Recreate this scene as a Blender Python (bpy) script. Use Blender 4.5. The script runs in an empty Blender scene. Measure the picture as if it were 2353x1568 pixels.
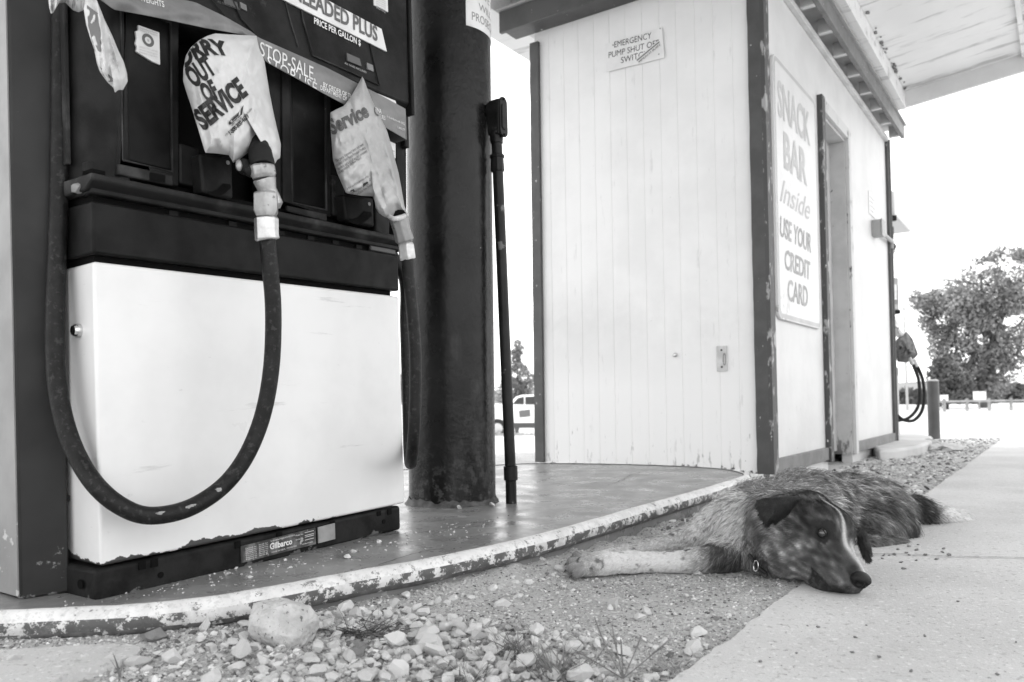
import bpy, bmesh, math, random
import numpy as np
from mathutils import Vector, Matrix, noise as mnoise
from mathutils.bvhtree import BVHTree
random.seed(7); rng = np.random.default_rng(11)
SC = bpy.context.scene; COL = SC.collection
# ------------------------------------------------------------------ camera
F, CX, CY, SHIFT = 1832.0, 1176.5, 784.0, 0.0306          # pixels of a 2353 x 1568 frame
CAM = Vector((0, 0, .365))
RM = (Matrix.Rotation(math.radians(92), 3, 'X') @ Matrix.Rotation(math.radians(-.7), 3, 'Z'))
cd = bpy.data.cameras.new('camera'); cam = bpy.data.objects.new('camera', cd); COL.objects.link(cam)
cd.sensor_width = 36; cd.lens = F / 2353 * 36; cd.shift_y = SHIFT; cd.clip_start = .02; cd.clip_end = 2000
cam.matrix_world = Matrix.Translation(CAM) @ RM.to_4x4()
cd.dof.use_dof = True; cd.dof.focus_distance = 1.95; cd.dof.aperture_fstop = 5.2
SC.camera = cam
# ------------------------------------------------------------------ sky and sun (pale overcast, black and white photograph)
SUN_EL, SUN_AZ = 66, 195
wd = bpy.data.worlds.new('World'); SC.world = wd; wd.use_nodes = True
nt = wd.node_tree; bg = nt.nodes['Background']
sky = nt.nodes.new('ShaderNodeTexSky'); sky.sky_type = 'NISHITA'; sky.sun_disc = False
sky.sun_elevation = math.radians(SUN_EL); sky.sun_rotation = math.radians(SUN_AZ)
sky.air_density = 1.0; sky.dust_density = 1.0
bw = nt.nodes.new('ShaderNodeRGBToBW'); nt.links.new(sky.outputs[0], bw.inputs[0]); veil = nt.nodes.new('ShaderNodeMix'); veil.data_type = 'FLOAT'; veil.inputs[0].default_value = .7; veil.inputs[3].default_value = 11.0   # thin white cloud over the clear sky
nt.links.new(bw.outputs[0], veil.inputs[2]); nt.links.new(veil.outputs[0], bg.inputs[0])
bg.inputs[1].default_value = .15
sd = bpy.data.lights.new('sun', 'SUN'); sd.energy = .9; sd.angle = math.radians(30); sd.color = (1, 1, 1)
sun = bpy.data.objects.new('sun', sd); COL.objects.link(sun)
az, el = math.radians(SUN_AZ), math.radians(SUN_EL)
sdir = Vector((math.sin(az) * math.cos(el), math.cos(az) * math.cos(el), math.sin(el)))
sun.rotation_euler = sdir.to_track_quat('Z', 'Y').to_euler()
SC.view_settings.view_transform = 'Standard'; SC.view_settings.look = 'None'
SC.view_settings.exposure = .8; SC.view_settings.gamma = 1

# ------------------------------------------------------------------ geometry helpers
def ray(x, y): return RM @ Vector(((x - CX) / F, (CY - y) / F + SHIFT * 2353 / F, -1))
def at(x, y, Y):
    d = ray(x, y); return CAM + d * (Y / d.y)
def onplane(x, y, o, n):
    d = ray(x, y); return CAM + d * ((o - CAM).dot(n) / d.dot(n))
def gp(x, y, z=0.0): return onplane(x, y, Vector((0, 0, z)), Vector((0, 0, 1)))
def lerp(a, b, t): return a + (b - a) * t
def sstep(a, b, x):
    t = np.clip((x - a) / (b - a), 0, 1); return t * t * (3 - 2 * t)
def nz(p, s=1.0): return mnoise.noise(Vector(p) * s)
def smooth_path(pts, n=6, closed=False):
    P = [Vector(p) for p in pts]; out = []; m = len(P)
    for i in range(m if closed else m - 1):
        g = (lambda k: P[k % m]) if closed else (lambda k: P[max(0, min(m - 1, k))])
        a, b, c, d = g(i - 1), g(i), g(i + 1), g(i + 2)
        for k in range(n):
            t = k / n
            out.append(.5 * ((2 * b) + (c - a) * t + (2 * a - 5 * b + 4 * c - d) * t * t + (3 * b - a - 3 * c + d) * t ** 3))
    if not closed: out.append(P[-1].copy())
    return out

class G:                                   # collects vertices and faces of ONE mesh
    def __init__(s): s.v = []; s.f = []
    def add(s, v, f):
        b = len(s.v); s.v += [Vector(p) for p in v]; s.f += [tuple(i + b for i in q) for q in f]; return s
    def box(s, lo, hi):
        x0, y0, z0 = lo; x1, y1, z1 = hi
        v = [(x, y, z) for z in (z0, z1) for y in (y0, y1) for x in (x0, x1)]
        return s.add(v, [(0, 2, 3, 1), (4, 5, 7, 6), (0, 1, 5, 4), (2, 6, 7, 3), (0, 4, 6, 2), (1, 3, 7, 5)])
    def prism(s, poly, vec):               # poly 3D loop swept along vec
        n = len(poly); vec = Vector(vec); p = [Vector(q) for q in poly]
        return s.add(p + [q + vec for q in p], [tuple(range(n))[::-1], tuple(range(n, 2 * n))] + [(i, (i + 1) % n, n + (i + 1) % n, n + i) for i in range(n)])
    def tube(s, path, r, seg=12, caps=True, phase=0):
        P = [Vector(p) for p in path]; n = len(P); rr = r if hasattr(r, '__len__') else [r] * n
        t0 = (P[1] - P[0]).normalized(); a = t0.orthogonal().normalized(); V = []; Fc = []
        for i in range(n):
            t = (P[min(i + 1, n - 1)] - P[max(i - 1, 0)]).normalized()
            if t.length == 0: t = t0
            a = (a - t * a.dot(t)).normalized(); b = t.cross(a)
            for k in range(seg):
                th = 2 * math.pi * k / seg + phase; V.append(P[i] + (a * math.cos(th) + b * math.sin(th)) * rr[i])
        for i in range(n - 1):
            for k in range(seg):
                k2 = (k + 1) % seg; Fc.append((i * seg + k, i * seg + k2, (i + 1) * seg + k2, (i + 1) * seg + k))
        if caps: Fc += [tuple(range(seg))[::-1], tuple((n - 1) * seg + k for k in range(seg))]
        return s.add(V, Fc)
    def ball(s, c, r, sub=2, jit=0, sc=1.0):
        bm = bmesh.new(); bmesh.ops.create_icosphere(bm, subdivisions=sub, radius=1)
        r = Vector(r) if hasattr(r, '__len__') else Vector((r, r, r)); c = Vector(c)
        for v in bm.verts:
            d = v.co.copy(); v.co = c + Vector((d.x * r.x, d.y * r.y, d.z * r.z)) * (1 + jit * nz(d + c * 7, sc))
        bm.verts.index_update(); s.add([v.co for v in bm.verts], [[v.index for v in f.verts] for f in bm.faces]); bm.free(); return s

def mk_mesh(name, v, f, mat, smooth=True):
    me = bpy.data.meshes.new(name); me.from_pydata([tuple(p) for p in v], [], [tuple(q) for q in f]); me.materials.append(mat)
    bm = bmesh.new(); bm.from_mesh(me); bmesh.ops.recalc_face_normals(bm, faces=bm.faces); bm.to_mesh(me); bm.free()
    if smooth:
        me.polygons.foreach_set('use_smooth', [True] * len(me.polygons))
        me.set_sharp_from_angle(angle=math.radians(38))
    me.update(); return me
def mk_np(name, v, quads, mat, smooth=True, tris=None, col=None):   # big numpy mesh
    me = bpy.data.meshes.new(name); me.vertices.add(len(v)); me.vertices.foreach_set('co', np.asarray(v, np.float32).ravel())
    nq = 0 if quads is None else len(quads); ntz = 0 if tris is None else len(tris)
    loops = np.concatenate(([] if nq == 0 else [quads.ravel()]) + ([] if ntz == 0 else [tris.ravel()])).astype(np.int32)
    me.loops.add(len(loops)); me.loops.foreach_set('vertex_index', loops)
    me.polygons.add(nq + ntz); st = np.concatenate([np.arange(nq) * 4, nq * 4 + np.arange(ntz) * 3]).astype(np.int32)
    me.polygons.foreach_set('loop_start', st)
    me.update(calc_edges=True); me.materials.append(mat)
    me.polygons.foreach_set('use_smooth', np.full(nq + ntz, smooth))
    if col is not None:
        a = me.color_attributes.new('Col', 'FLOAT_COLOR', 'POINT'); c = np.ones((len(v), 4), np.float32); c[:, :3] = np.asarray(col)[:, None]
        a.data.foreach_set('color', c.ravel())
    me.validate(); return me
def bevel(o, w, seg=2):
    m = o.modifiers.new('bevel', 'BEVEL'); m.width = w; m.segments = seg; m.limit_method = 'ANGLE'; m.angle_limit = math.radians(35); m.harden_normals = False; return o

class Thing:                               # an Empty at the thing's base; parts are meshes in its local axes
    def __init__(s, name, label, cat, M=None, group=None, kind=None):
        s.o = bpy.data.objects.new(name, None); COL.objects.link(s.o); s.o.empty_display_size = .1
        s.M = M or Matrix.Identity(4); s.o.matrix_world = s.M; s.I = s.M.inverted()
        s.o['label'] = label; s.o['category'] = cat
        if group: s.o['group'] = group
        if kind: s.o['kind'] = kind
    def part(s, name, g, mat, parent=None, world=False, smooth=True, bev=0, label=None, seg=2):
        v = [s.I @ Vector(p) for p in g.v] if world else g.v
        o = bpy.data.objects.new(name, mk_mesh(name, v, g.f, mat, smooth)); COL.objects.link(o); o.parent = parent or s.o
        if bev: bevel(o, bev, seg)
        if label: o['label'] = label
        return o
    def raw(s, name, me, parent=None):
        o = bpy.data.objects.new(name, me); COL.objects.link(o); o.parent = parent or s.o; return o
def solo(name, label, cat, g, mat, M=None, group=None, kind=None, smooth=True, bev=0, local=False):
    M = M or Matrix.Identity(4); I = M.inverted()
    v = g.v if local else [I @ Vector(p) for p in g.v]
    o = bpy.data.objects.new(name, mk_mesh(name, v, g.f, mat, smooth)); COL.objects.link(o); o.matrix_world = M
    if kind: o['kind'] = kind
    if label: o['label'] = label; o['category'] = cat
    if group: o['group'] = group
    if bev: bevel(o, bev)
    return o
def T(p): return Matrix.Translation(Vector(p))

def text_geo(s, width=None, cap=1.0, shear=0.0, bold=0.0, sub=0.0):
    """letters as flat outlines: baseline y=0, left x=0, scaled to a width and a cap height"""
    c = bpy.data.curves.new('t', 'FONT'); c.body = s; c.size = 1; c.offset = bold; c.shear = shear; c.resolution_u = 3
    o = bpy.data.objects.new('t', c); me = o.to_mesh()
    if me is None or len(me.vertices) == 0: return [], []
    v = np.array([p.co[:2] for p in me.vertices]); f = [tuple(p.vertices) for p in me.polygons]
    o.to_mesh_clear(); bpy.data.objects.remove(o); bpy.data.curves.remove(c)
    v[:, 0] -= v[:, 0].min(); H = .728
    v[:, 1] *= cap / H; v[:, 0] *= (width / v[:, 0].max()) if width else cap / H
    if sub:
        bm = bmesh.new(); vs = [bm.verts.new((a, b, 0)) for a, b in v]
        for q in f:
            try: bm.faces.new([vs[i] for i in q])
            except ValueError: pass
        for _ in range(4):
            es = [e for e in bm.edges if e.calc_length() > sub]
            if not es: break
            bmesh.ops.subdivide_edges(bm, edges=es, cuts=1); bmesh.ops.triangulate(bm, faces=bm.faces[:])
        bm.verts.index_update(); v = np.array([p.co[:2] for p in bm.verts]); f = [tuple(q.index for q in p.verts) for p in bm.faces]; bm.free()
    return v, f
def put_text(g, s, A, B, up, cap, off=Vector((0, 0, 0)), **k):      # flat writing from A to B (baseline)
    A, B, up = Vector(A), Vector(B), Vector(up); L = (B - A).length; ex = (B - A) / L
    v, f = text_geo(s, L, cap, **k)
    if len(v): g.add([A + ex * x + up * y + off for x, y in v], f)
    return g

# ------------------------------------------------------------------ procedural materials (all greys)
def M_(name, v, rough=.6, v2=None, ns=6, lo=.35, hi=.65, spots=(), bump=0, bs=60, metal=0, spec=.5, st=(1, 1, 1), attr=False, rv=0, alpha=None, trans=0, sss=0, coat=0):
    m = bpy.data.materials.new(name); m.use_nodes = True; n = m.node_tree.nodes; L = m.node_tree.links; p = n['Principled BSDF']
    tc = n.new('ShaderNodeTexCoord'); mp = n.new('ShaderNodeMapping'); L.new(tc.outputs['Object'], mp.inputs[0]); mp.inputs['Scale'].default_value = st
    sep = n.new('ShaderNodeSeparateXYZ'); L.new(tc.outputs['Object'], sep.inputs[0])
    def noise(scale, det=5, ro=.6, src=None, dist=0):
        q = n.new('ShaderNodeTexNoise'); q.inputs['Scale'].default_value = scale; q.inputs['Detail'].default_value = det; q.inputs['Roughness'].default_value = ro; q.inputs['Distortion'].default_value = dist
        L.new((src or mp).outputs[0], q.inputs['Vector']); return q.outputs['Fac']
    def ramp(src, a, b):
        r = n.new('ShaderNodeMapRange'); r.interpolation_type = 'SMOOTHSTEP'; r.inputs['From Min'].default_value = a; r.inputs['From Max'].default_value = b; L.new(src, r.inputs[0]); return r.outputs[0]
    def mul(a, b):
        q = n.new('ShaderNodeMath'); q.operation = 'MULTIPLY'; L.new(a, q.inputs[0]); L.new(b, q.inputs[1]); return q.outputs[0]
    def mixv(fac, a, b):
        q = n.new('ShaderNodeMix'); q.data_type = 'FLOAT'; L.new(fac, q.inputs[0])
        for i, x in ((2, a), (3, b)):
            if isinstance(x, (int, float)): q.inputs[i].default_value = x
            else: L.new(x, q.inputs[i])
        return q.outputs[0]
    cur = v
    if attr:
        a = n.new('ShaderNodeAttribute'); a.attribute_name = 'Col'; cur = a.outputs['Fac']
    if v2 is not None: cur = mixv(ramp(noise(ns), lo, hi), cur, v2)
    for sp in spots:                       # dict: val, s, t, w, z=(full, none), st, x=(full,none)
        tm = mp
        if 'st' in sp:
            tm = n.new('ShaderNodeMapping'); L.new(tc.outputs['Object'], tm.inputs[0]); tm.inputs['Scale'].default_value = sp['st']
        src = noise(sp['s'], sp.get('d', 6), sp.get('r', .65), tm, sp.get('dist', 0))
        for ax, lo_, hi_, amp in sp.get('near', ()):                # wear that spreads from one edge
            r = n.new('ShaderNodeMapRange'); r.inputs['From Min'].default_value = hi_; r.inputs['From Max'].default_value = lo_; r.inputs['To Max'].default_value = amp; L.new(sep.outputs[ax], r.inputs[0])
            q = n.new('ShaderNodeMath'); q.operation = 'ADD'; L.new(src, q.inputs[0]); L.new(r.outputs[0], q.inputs[1]); src = q.outputs[0]
        fac = ramp(src, sp['t'], sp['t'] + sp.get('w', .02))
        for ax, key in ((2, 'z'), (0, 'x'), (1, 'y')):
            if key in sp:
                r = n.new('ShaderNodeMapRange'); r.inputs['From Min'].default_value = sp[key][1]; r.inputs['From Max'].default_value = sp[key][0]; L.new(sep.outputs[ax], r.inputs[0]); fac = mul(fac, r.outputs[0])
        if 'a' in sp:
            q = n.new('ShaderNodeMath'); q.operation = 'MULTIPLY'; L.new(fac, q.inputs[0]); q.inputs[1].default_value = sp['a']; fac = q.outputs[0]
        cur = mixv(fac, cur, sp['val'])
    if isinstance(cur, (int, float)): p.inputs['Base Color'].default_value = (cur, cur, cur, 1)
    else:
        cb = n.new('ShaderNodeCombineColor'); [L.new(cur, cb.inputs[i]) for i in range(3)]; L.new(cb.outputs[0], p.inputs['Base Color'])
    p.inputs['Roughness'].default_value = rough; p.inputs['Metallic'].default_value = metal; p.inputs['Specular IOR Level'].default_value = spec
    if rv: L.new(mixv(ramp(noise(ns * 1.7), .3, .7), rough - rv, rough + rv), p.inputs['Roughness'])
    if trans: p.inputs['Transmission Weight'].default_value = trans
    if coat: p.inputs['Coat Weight'].default_value = coat; p.inputs['Coat Roughness'].default_value = .08
    if bump:
        b = n.new('ShaderNodeBump'); b.inputs['Strength'].default_value = 1; b.inputs['Distance'].default_value = bump; L.new(noise(bs, 6, .6), b.inputs['Height']); L.new(b.outputs[0], p.inputs['Normal'])
    return m
# ------------------------------------------------------------------ materials
white_paint = M_('white_paint', .75, .35, .67, 3, spots=[dict(val=.40, s=26, t=.66, w=.06, d=8, st=(1, 1, 2.5), a=.45), dict(val=.22, s=90, t=.755, w=.02, a=.8), dict(val=.45, s=9, t=.66, w=.12, a=.35), dict(val=.05, s=9, t=.88, w=.01, d=9, near=((2, .075, .11, .36), (0, .33, .75, .10))), dict(val=.35, s=4, t=.62, w=.1, st=(1, 1, 9), a=.5, d=8)], rv=.08)
black_paint = M_('black_paint', .007, .42, .013, 12, spots=[dict(val=.12, s=160, t=.76, w=.02), dict(val=.06, s=7, t=.64, w=.1, a=.6)], rv=.12, spec=.09)
kick_paint = M_('kick_paint', .008, .5, .02, 14, spots=[dict(val=.10, s=26, t=.74, w=.03, d=9, near=((2, .006, .030, .26),)), dict(val=.2, s=120, t=.74, w=.03)], bump=.001, bs=60, spec=.09)
black_plastic = M_('black_plastic', .010, .45, .022, 9, spots=[dict(val=.11, s=14, t=.63, w=.12, a=.5, d=8), dict(val=.2, s=220, t=.78, w=.02)], rv=.15, bump=.0004, bs=300, spec=.09)
worn_plastic = M_('worn_plastic', .02, .5, .07, 10, .45, .7, spots=[dict(val=.3, s=90, t=.7, w=.05)], rv=.1, spec=.09)
hole_black = M_('recess_black', .004, .8, spec=.1)
column_grey = M_('column_grey', .022, .45, .032, 4, spec=.2, spots=[dict(val=.65, s=60, t=.72, w=.02, d=8), dict(val=.25, s=28, t=.76, w=.05, d=8, near=((2, .02, .22, .22),), a=.8)], rv=.1)
edge_grey = M_('side_grey', .25, .45, .20, 5, spots=[dict(val=.55, s=34, t=.76, w=.05, d=9, near=((2, .02, .26, .22),), a=.8), dict(val=.7, s=50, t=.73, w=.02)], rv=.1)
rubber = M_('hose_rubber', .007, .45, .014, 40, spec=.2, spots=[dict(val=.3, s=60, t=.74, w=.02), dict(val=.075, s=90, t=.55, w=.1, a=.4)], bump=.0012, bs=220)
alloy = M_('dull_alloy', .55, .42, .32, 30, spots=[dict(val=.12, s=70, t=.62, w=.08)], metal=.6, bump=.0006, bs=120)
alloy_bright = M_('bright_alloy', .62, .36, .4, 25, spots=[dict(val=.25, s=60, t=.68, w=.06)], metal=.65)
bag_plastic = M_('bag_plastic', .60, .38, .50, 8, bump=.002, bs=28, rv=.08)
bag_thin = M_('thin_bag_plastic', .44, .4, .36, 8, bump=.004, bs=38, rv=.08)
ink = M_('ink', .012, .5); ink_grey = M_('grey_ink', .10, .6); ink_pale = M_('faded_ink', .42, .6)
tape_grey = M_('tape_grey', .13, .35, .20, 7, spots=[dict(val=.6, s=30, t=.70, w=.06)], bump=.003, bs=22)
paper = M_('paper', .72, .6, .62, 12, spots=[dict(val=.3, s=60, t=.66, w=.06, a=.5)])
letter_white = M_('letter_white', .75, .5, .6, 30)
steel_black = M_('black_column_paint', .006, .25, .013, 5, spots=[dict(val=.7, s=34, t=.735, w=.008, d=8), dict(val=.05, s=6, t=.55, w=.15, st=(1, 1, .25)), dict(val=.075, s=30, t=.5, w=.1, z=(.05, .22), a=.7)], bump=.0022, bs=38, rv=.06, spec=.22)
conduit_paint = M_('conduit_paint', .008, .36, .018, 10, spec=.2, spots=[dict(val=.6, s=50, t=.735, w=.01, d=8), dict(val=.14, s=18, t=.62, w=.04)], bump=.001, bs=70)
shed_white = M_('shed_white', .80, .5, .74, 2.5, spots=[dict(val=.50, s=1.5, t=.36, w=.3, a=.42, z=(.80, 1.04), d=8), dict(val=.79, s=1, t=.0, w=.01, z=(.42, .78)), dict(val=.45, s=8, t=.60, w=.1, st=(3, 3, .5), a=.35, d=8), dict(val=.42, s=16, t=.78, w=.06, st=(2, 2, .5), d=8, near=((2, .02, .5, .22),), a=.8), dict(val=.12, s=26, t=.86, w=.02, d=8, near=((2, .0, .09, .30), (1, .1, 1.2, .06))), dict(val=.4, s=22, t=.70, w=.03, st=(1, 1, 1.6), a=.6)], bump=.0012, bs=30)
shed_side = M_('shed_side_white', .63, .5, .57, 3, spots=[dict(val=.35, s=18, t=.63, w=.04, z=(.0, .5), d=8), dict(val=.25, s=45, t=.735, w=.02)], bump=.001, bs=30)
trim_dark = M_('trim_dark', .055, .5, .075, 8, spots=[dict(val=.55, s=38, t=.66, w=.02, st=(1, 1, .5), d=8)], bump=.001, bs=60)
trim_worn = M_('trim_worn', .06, .6, .32, 22, .55, .62, st=(1, 1, .4), spots=[dict(val=.6, s=40, t=.66, w=.02)], bump=.002, bs=60)
trim_mid = M_('trim_mid', .13, .55, .18, 9, spots=[dict(val=.5, s=40, t=.66, w=.03)], bump=.001, bs=50)
eave_white = M_('eave_white', .62, .6, .5, 6)
canopy_white = M_('canopy_white', .78, .5, .72, 2, spots=[dict(val=.40, s=3.2, t=.53, w=.12, st=(3, .35, 3), a=.85, d=8)])
rust_chip = M_('rust_chip', .1, .8, .25, 60)
concrete = M_('concrete_pavement', .58, .85, .48, 1.6, spots=[dict(val=.72, s=75, t=.57, w=.06, a=.7), dict(val=.34, s=60, t=.57, w=.06, a=.7), dict(val=.10, s=120, t=.645, w=.02, a=.9), dict(val=.30, s=2.3, t=.57, w=.16, a=.5, d=9), dict(val=.40, s=.9, t=.48, w=.25, a=.4, d=6), dict(val=.25, s=9, t=.66, w=.05, a=.5, d=9)], bump=.003, bs=150)
lot = M_('far_concrete', .62, .9, .52, .25, spots=[dict(val=.4, s=.12, t=.6, w=.1, a=.5, st=(.3, 1, 1))])
dirt = M_('gravel_dirt', .40, .95, .49, 9, spots=[dict(val=.68, s=85, t=.56, w=.08, a=.8), dict(val=.12, s=110, t=.58, w=.05, a=.8), dict(val=.2, s=3, t=.55, w=.15, a=.5)], bump=.008, bs=120)
island_top = M_('island_top', .17, .33, .24, 5, spots=[dict(val=.42, s=16, t=.61, w=.05, st=(1, 2, 1), a=.6, d=8), dict(val=.05, s=6, t=.60, w=.1, a=.6), dict(val=.55, s=70, t=.70, w=.03, a=.8)], bump=.0016, bs=30, rv=.12)
kerb_mat = M_('kerb_paint', .74, .55, .62, 20, spots=[dict(val=.20, s=30, t=.575, w=.03, d=9, r=.76), dict(val=.45, s=70, t=.52, w=.06, d=9, r=.7, a=.5), dict(val=.10, s=9, t=.63, w=.02, d=9, r=.76)], bump=.002, bs=60)
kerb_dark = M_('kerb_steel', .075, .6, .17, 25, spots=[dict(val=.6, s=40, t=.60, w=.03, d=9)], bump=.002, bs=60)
stone_mats = [M_('limestone', a, .9, b, 40, bump=.0015, bs=120, spots=[dict(val=c, s=70, t=.62, w=.08, a=.6)]) for a, b, c in ((.74, .62, .42), (.64, .54, .36), (.80, .70, .5), (.30, .2, .12))]
boulder = M_('boulder_stone', .58, .95, .42, 30, spots=[dict(val=.14, s=110, t=.60, w=.04), dict(val=.62, s=45, t=.60, w=.1, a=.7)], bump=.007, bs=75)
grass_m = M_('grass_blade', .12, .7, .22, 30); dry_m = M_('dry_grass', .045, .8, .16, 30); straw_m = M_('straw', .33, .8, .24, 30)
bark = M_('bark', .10, .9, .06, 4, bump=.02, bs=12)
leaf_m = M_('leaves', .15, .8, .28, .8); leaf_d = M_('dark_leaves', .07, .8, .11, .8)
car_white = M_('car_white', .8, .25); glass_d = M_('dark_glass', .03, .1, spec=.8); tyre = M_('tyre', .02, .8); chrome = M_('chrome', .6, .2, metal=1)
grey_metal = M_('grey_metal', .35, .5, .3, 8); screw_m = M_('screw_steel', .5, .3, metal=.9)

# ------------------------------------------------------------------ local frames
US = Vector((.5693, .8221, 0)); GS = Vector((-.8221, .5693, 0)); ZU = Vector((0, 0, 1))
KS = 1.0443                                                 # the pump's axes are scaled to its real size
P0 = CAM + KS * (Vector((-.7424, 1.4455, 0)) - CAM); TH, TI, LE = .58658, .02456, .0083
u0 = Vector((math.sin(TH), math.cos(TH), 0)); n0 = Vector((math.cos(TH), -math.sin(TH), 0))
PU = u0 * math.cos(TI) + ZU * math.sin(TI); w_ = ZU * math.cos(TI) - u0 * math.sin(TI)
PN = n0 * math.cos(LE) + w_ * math.sin(LE); PW = w_ * math.cos(LE) - n0 * math.sin(LE)
def mat_from(o, x, y, z): return Matrix(((x.x, y.x, z.x, o.x), (x.y, y.y, z.y, o.y), (x.z, y.z, z.z, o.z), (0, 0, 0, 1)))
PM = mat_from(P0, PU, -PN, PW) @ Matrix.Scale(KS, 4); PI = PM.inverted()         # pump axes: x along the front, y into the pump, z up
S0 = gp(1773, 1088); SM = mat_from(S0, US, GS, ZU); SI = SM.inverted()   # shed axes: x along the side wall, y along the gable wall, z up
def P(x, y, n=0.0): return PI @ onplane(x, y, P0 + PN * n * KS, PN)           # seen point on the pump's front plane
def WR(x, y, out=0.0): return SI @ onplane(x, y, S0 - GS * out, GS)      # on the shed's side wall
def WG(x, y, out=0.0): return SI @ onplane(x, y, S0 - US * out, US)      # on the shed's gable wall
GZ = -.076; PZ = -.066
ISL = .012
IN = Vector((-ISL * US.x, -ISL * US.y, 1)).normalized(); IO = Vector((P0.x, P0.y, 0))
def igp(x, y): return onplane(x, y, IO, IN)
def isl_z(x, y): return ISL * ((x - P0.x) * US.x + (y - P0.y) * US.y)

# ------------------------------------------------------------------ ground
def terrain(x, y):
    d = np.clip((y - 8.5) / 22.0, 0, 1.2); side = 1 - sstep(1.5, 9, x - .12 * y)
    return GZ - .012 - .90 * d * side
xs = np.unique(np.concatenate([np.linspace(-600, -30, 16), np.linspace(-30, 40, 71), np.linspace(40, 700, 16)]))
ys = np.unique(np.concatenate([np.linspace(-300, -8, 10), np.linspace(-8, 60, 69), np.linspace(60, 1500, 20)]))
X, Y = np.meshgrid(xs, ys, indexing='ij'); Z = terrain(X, Y)
def grid_quads(nx, ny):
    i = np.arange(nx * ny).reshape(nx, ny); return np.stack([i[:-1, :-1], i[1:, :-1], i[1:, 1:], i[:-1, 1:]], -1).reshape(-1, 4)
o = bpy.data.objects.new('ground', mk_np('ground', np.stack([X, Y, Z], -1).reshape(-1, 3), grid_quads(*X.shape), lot)); COL.objects.link(o); o['kind'] = 'structure'
# dirt and gravel strip between the island, the shed and the pavement
EA, ED = gp(1530, 1568, PZ), Vector((.5693, .8221, 0)); EN = Vector((.8221, -.5693, 0))      # pavement edge line
def edge_dist(x, y): return (x - EA.x) * EN.x + (y - EA.y) * EN.y                            # > 0 on the pavement
gx = np.arange(-2.2, 5.2, .022); gy = np.arange(.75, 8.6, .022); X, Y = np.meshgrid(gx, gy, indexing='ij')
ed = edge_dist(X, Y); 
def vnoise(X, Y, s, seed=0):
    r = np.random.default_rng(seed); t = r.random((257, 257)); x = (X * s) % 256; y = (Y * s) % 256
    i = x.astype(int); j = y.astype(int); a = x - i; b = y - j; a = a * a * (3 - 2 * a); b = b * b * (3 - 2 * b)
    return (t[i, j] * (1 - a) + t[i + 1, j] * a) * (1 - b) + (t[i, j + 1] * (1 - a) + t[i + 1, j + 1] * a) * b
near = [igp(x, y) for x, y in ((-420, 1428), (-200, 1418), (0, 1408), (180, 1400), (350, 1390), (520, 1370), (700, 1338), (850, 1310), (1000, 1284), (1250, 1228), (1480, 1163), (1620, 1124), (1700, 1099), (1712, 1092), (1690, 1084), (1640, 1077), (1500, 1070), (1370, 1067), (1240, 1066), (1135, 1070))]
back = [Vector((x, y, isl_z(x, y))) for x, y in ((-.75, 3.85), (-1.3, 3.1), (-1.9, 2.25), (-2.05, 1.75), (-1.75, 1.48))]
ring = smooth_path(near + back, 8, True)
KP = np.array([(p.x, p.y) for p in ring[:160:2]])
def kerb_dist(X, Y):
    X, Y = np.asarray(X, float), np.asarray(Y, float); d = np.full(X.shape, 9.0)
    for a, b in KP: d = np.minimum(d, (X - a) ** 2 + (Y - b) ** 2)
    return np.sqrt(d)
def gravel_z(X, Y): return GZ + .024 * np.exp(-(kerb_dist(X, Y) / .085) ** 2) * sstep(-.5, .1, X) * (.7 + .6 * vnoise(X, Y, 6, 12)) + .034 * np.clip((.25 - X) / 1.15, 0, 1) * sstep(1.05, 1.35, Y) + .012 * (vnoise(X, Y, 4, 1) - .5) + .008 * (vnoise(X, Y, 11, 2) - .5) + .005 * (vnoise(X, Y, 28, 3) - .5)
Z = gravel_z(X, Y)
q = grid_quads(*X.shape); cx = ed.ravel()[q].mean(1); fx = X.ravel()[q].mean(1); fy = Y.ravel()[q].mean(1)
sdist = (fx - S0.x) * US.x + (fy - S0.y) * US.y
q = q[(cx < .04) & (cx > -3.2) & (sdist < 4.35 + .35 * vnoise(fx, fy, 2, 9))]
o = bpy.data.objects.new('gravel_strip', mk_np('gravel_strip', np.stack([X, Y, Z], -1).reshape(-1, 3), q, dirt)); COL.objects.link(o); o['kind'] = 'structure'
# concrete pavement slab with a slightly broken edge
g = G(); ep = []
t = -1.6
while t < 7.95:
    ep.append(EA + ED * t + EN * (.006 * nz((t * 9, 1, 0)) + .012 * nz((t * 2.2, 5, 0)) + .010 * nz((t * 28, 3, 0)))); t += .03
far = [EA + ED * 8.0 + EN * 12, EA + ED * -4 + EN * 12, EA + ED * -4 + EN * -.01]
g.prism([Vector((p.x, p.y, PZ - .12)) for p in ep + far], (0, 0, .12))
solo('pavement', None, None, g, concrete, kind='structure', smooth=False)
# expansion joint and fine crack are grooves laid as thin dark sealant on the pavement
g = G(); ja = smooth_path([gp(x, y, PZ) for x, y in ((1960, 1277), (2060, 1275), (2180, 1281), (2353, 1284), (2700, 1290))], 10)
for i in range(len(ja) - 1):
    w = .0026 + .0018 * nz((i * .7, 0, 3)); d = (ja[i + 1] - ja[i]).normalized().cross(ZU) * w; jt = Vector((0, .004 * nz((i * .35, 7, 1)), .0035))
    g.add([ja[i] - d + jt, ja[i + 1] - d + jt, ja[i + 1] + d + jt, ja[i] + d + jt], [(0, 1, 2, 3)])
o = solo('pavement_joint', None, None, g, M_('joint_dirt', .2, .9), kind='structure')
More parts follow.
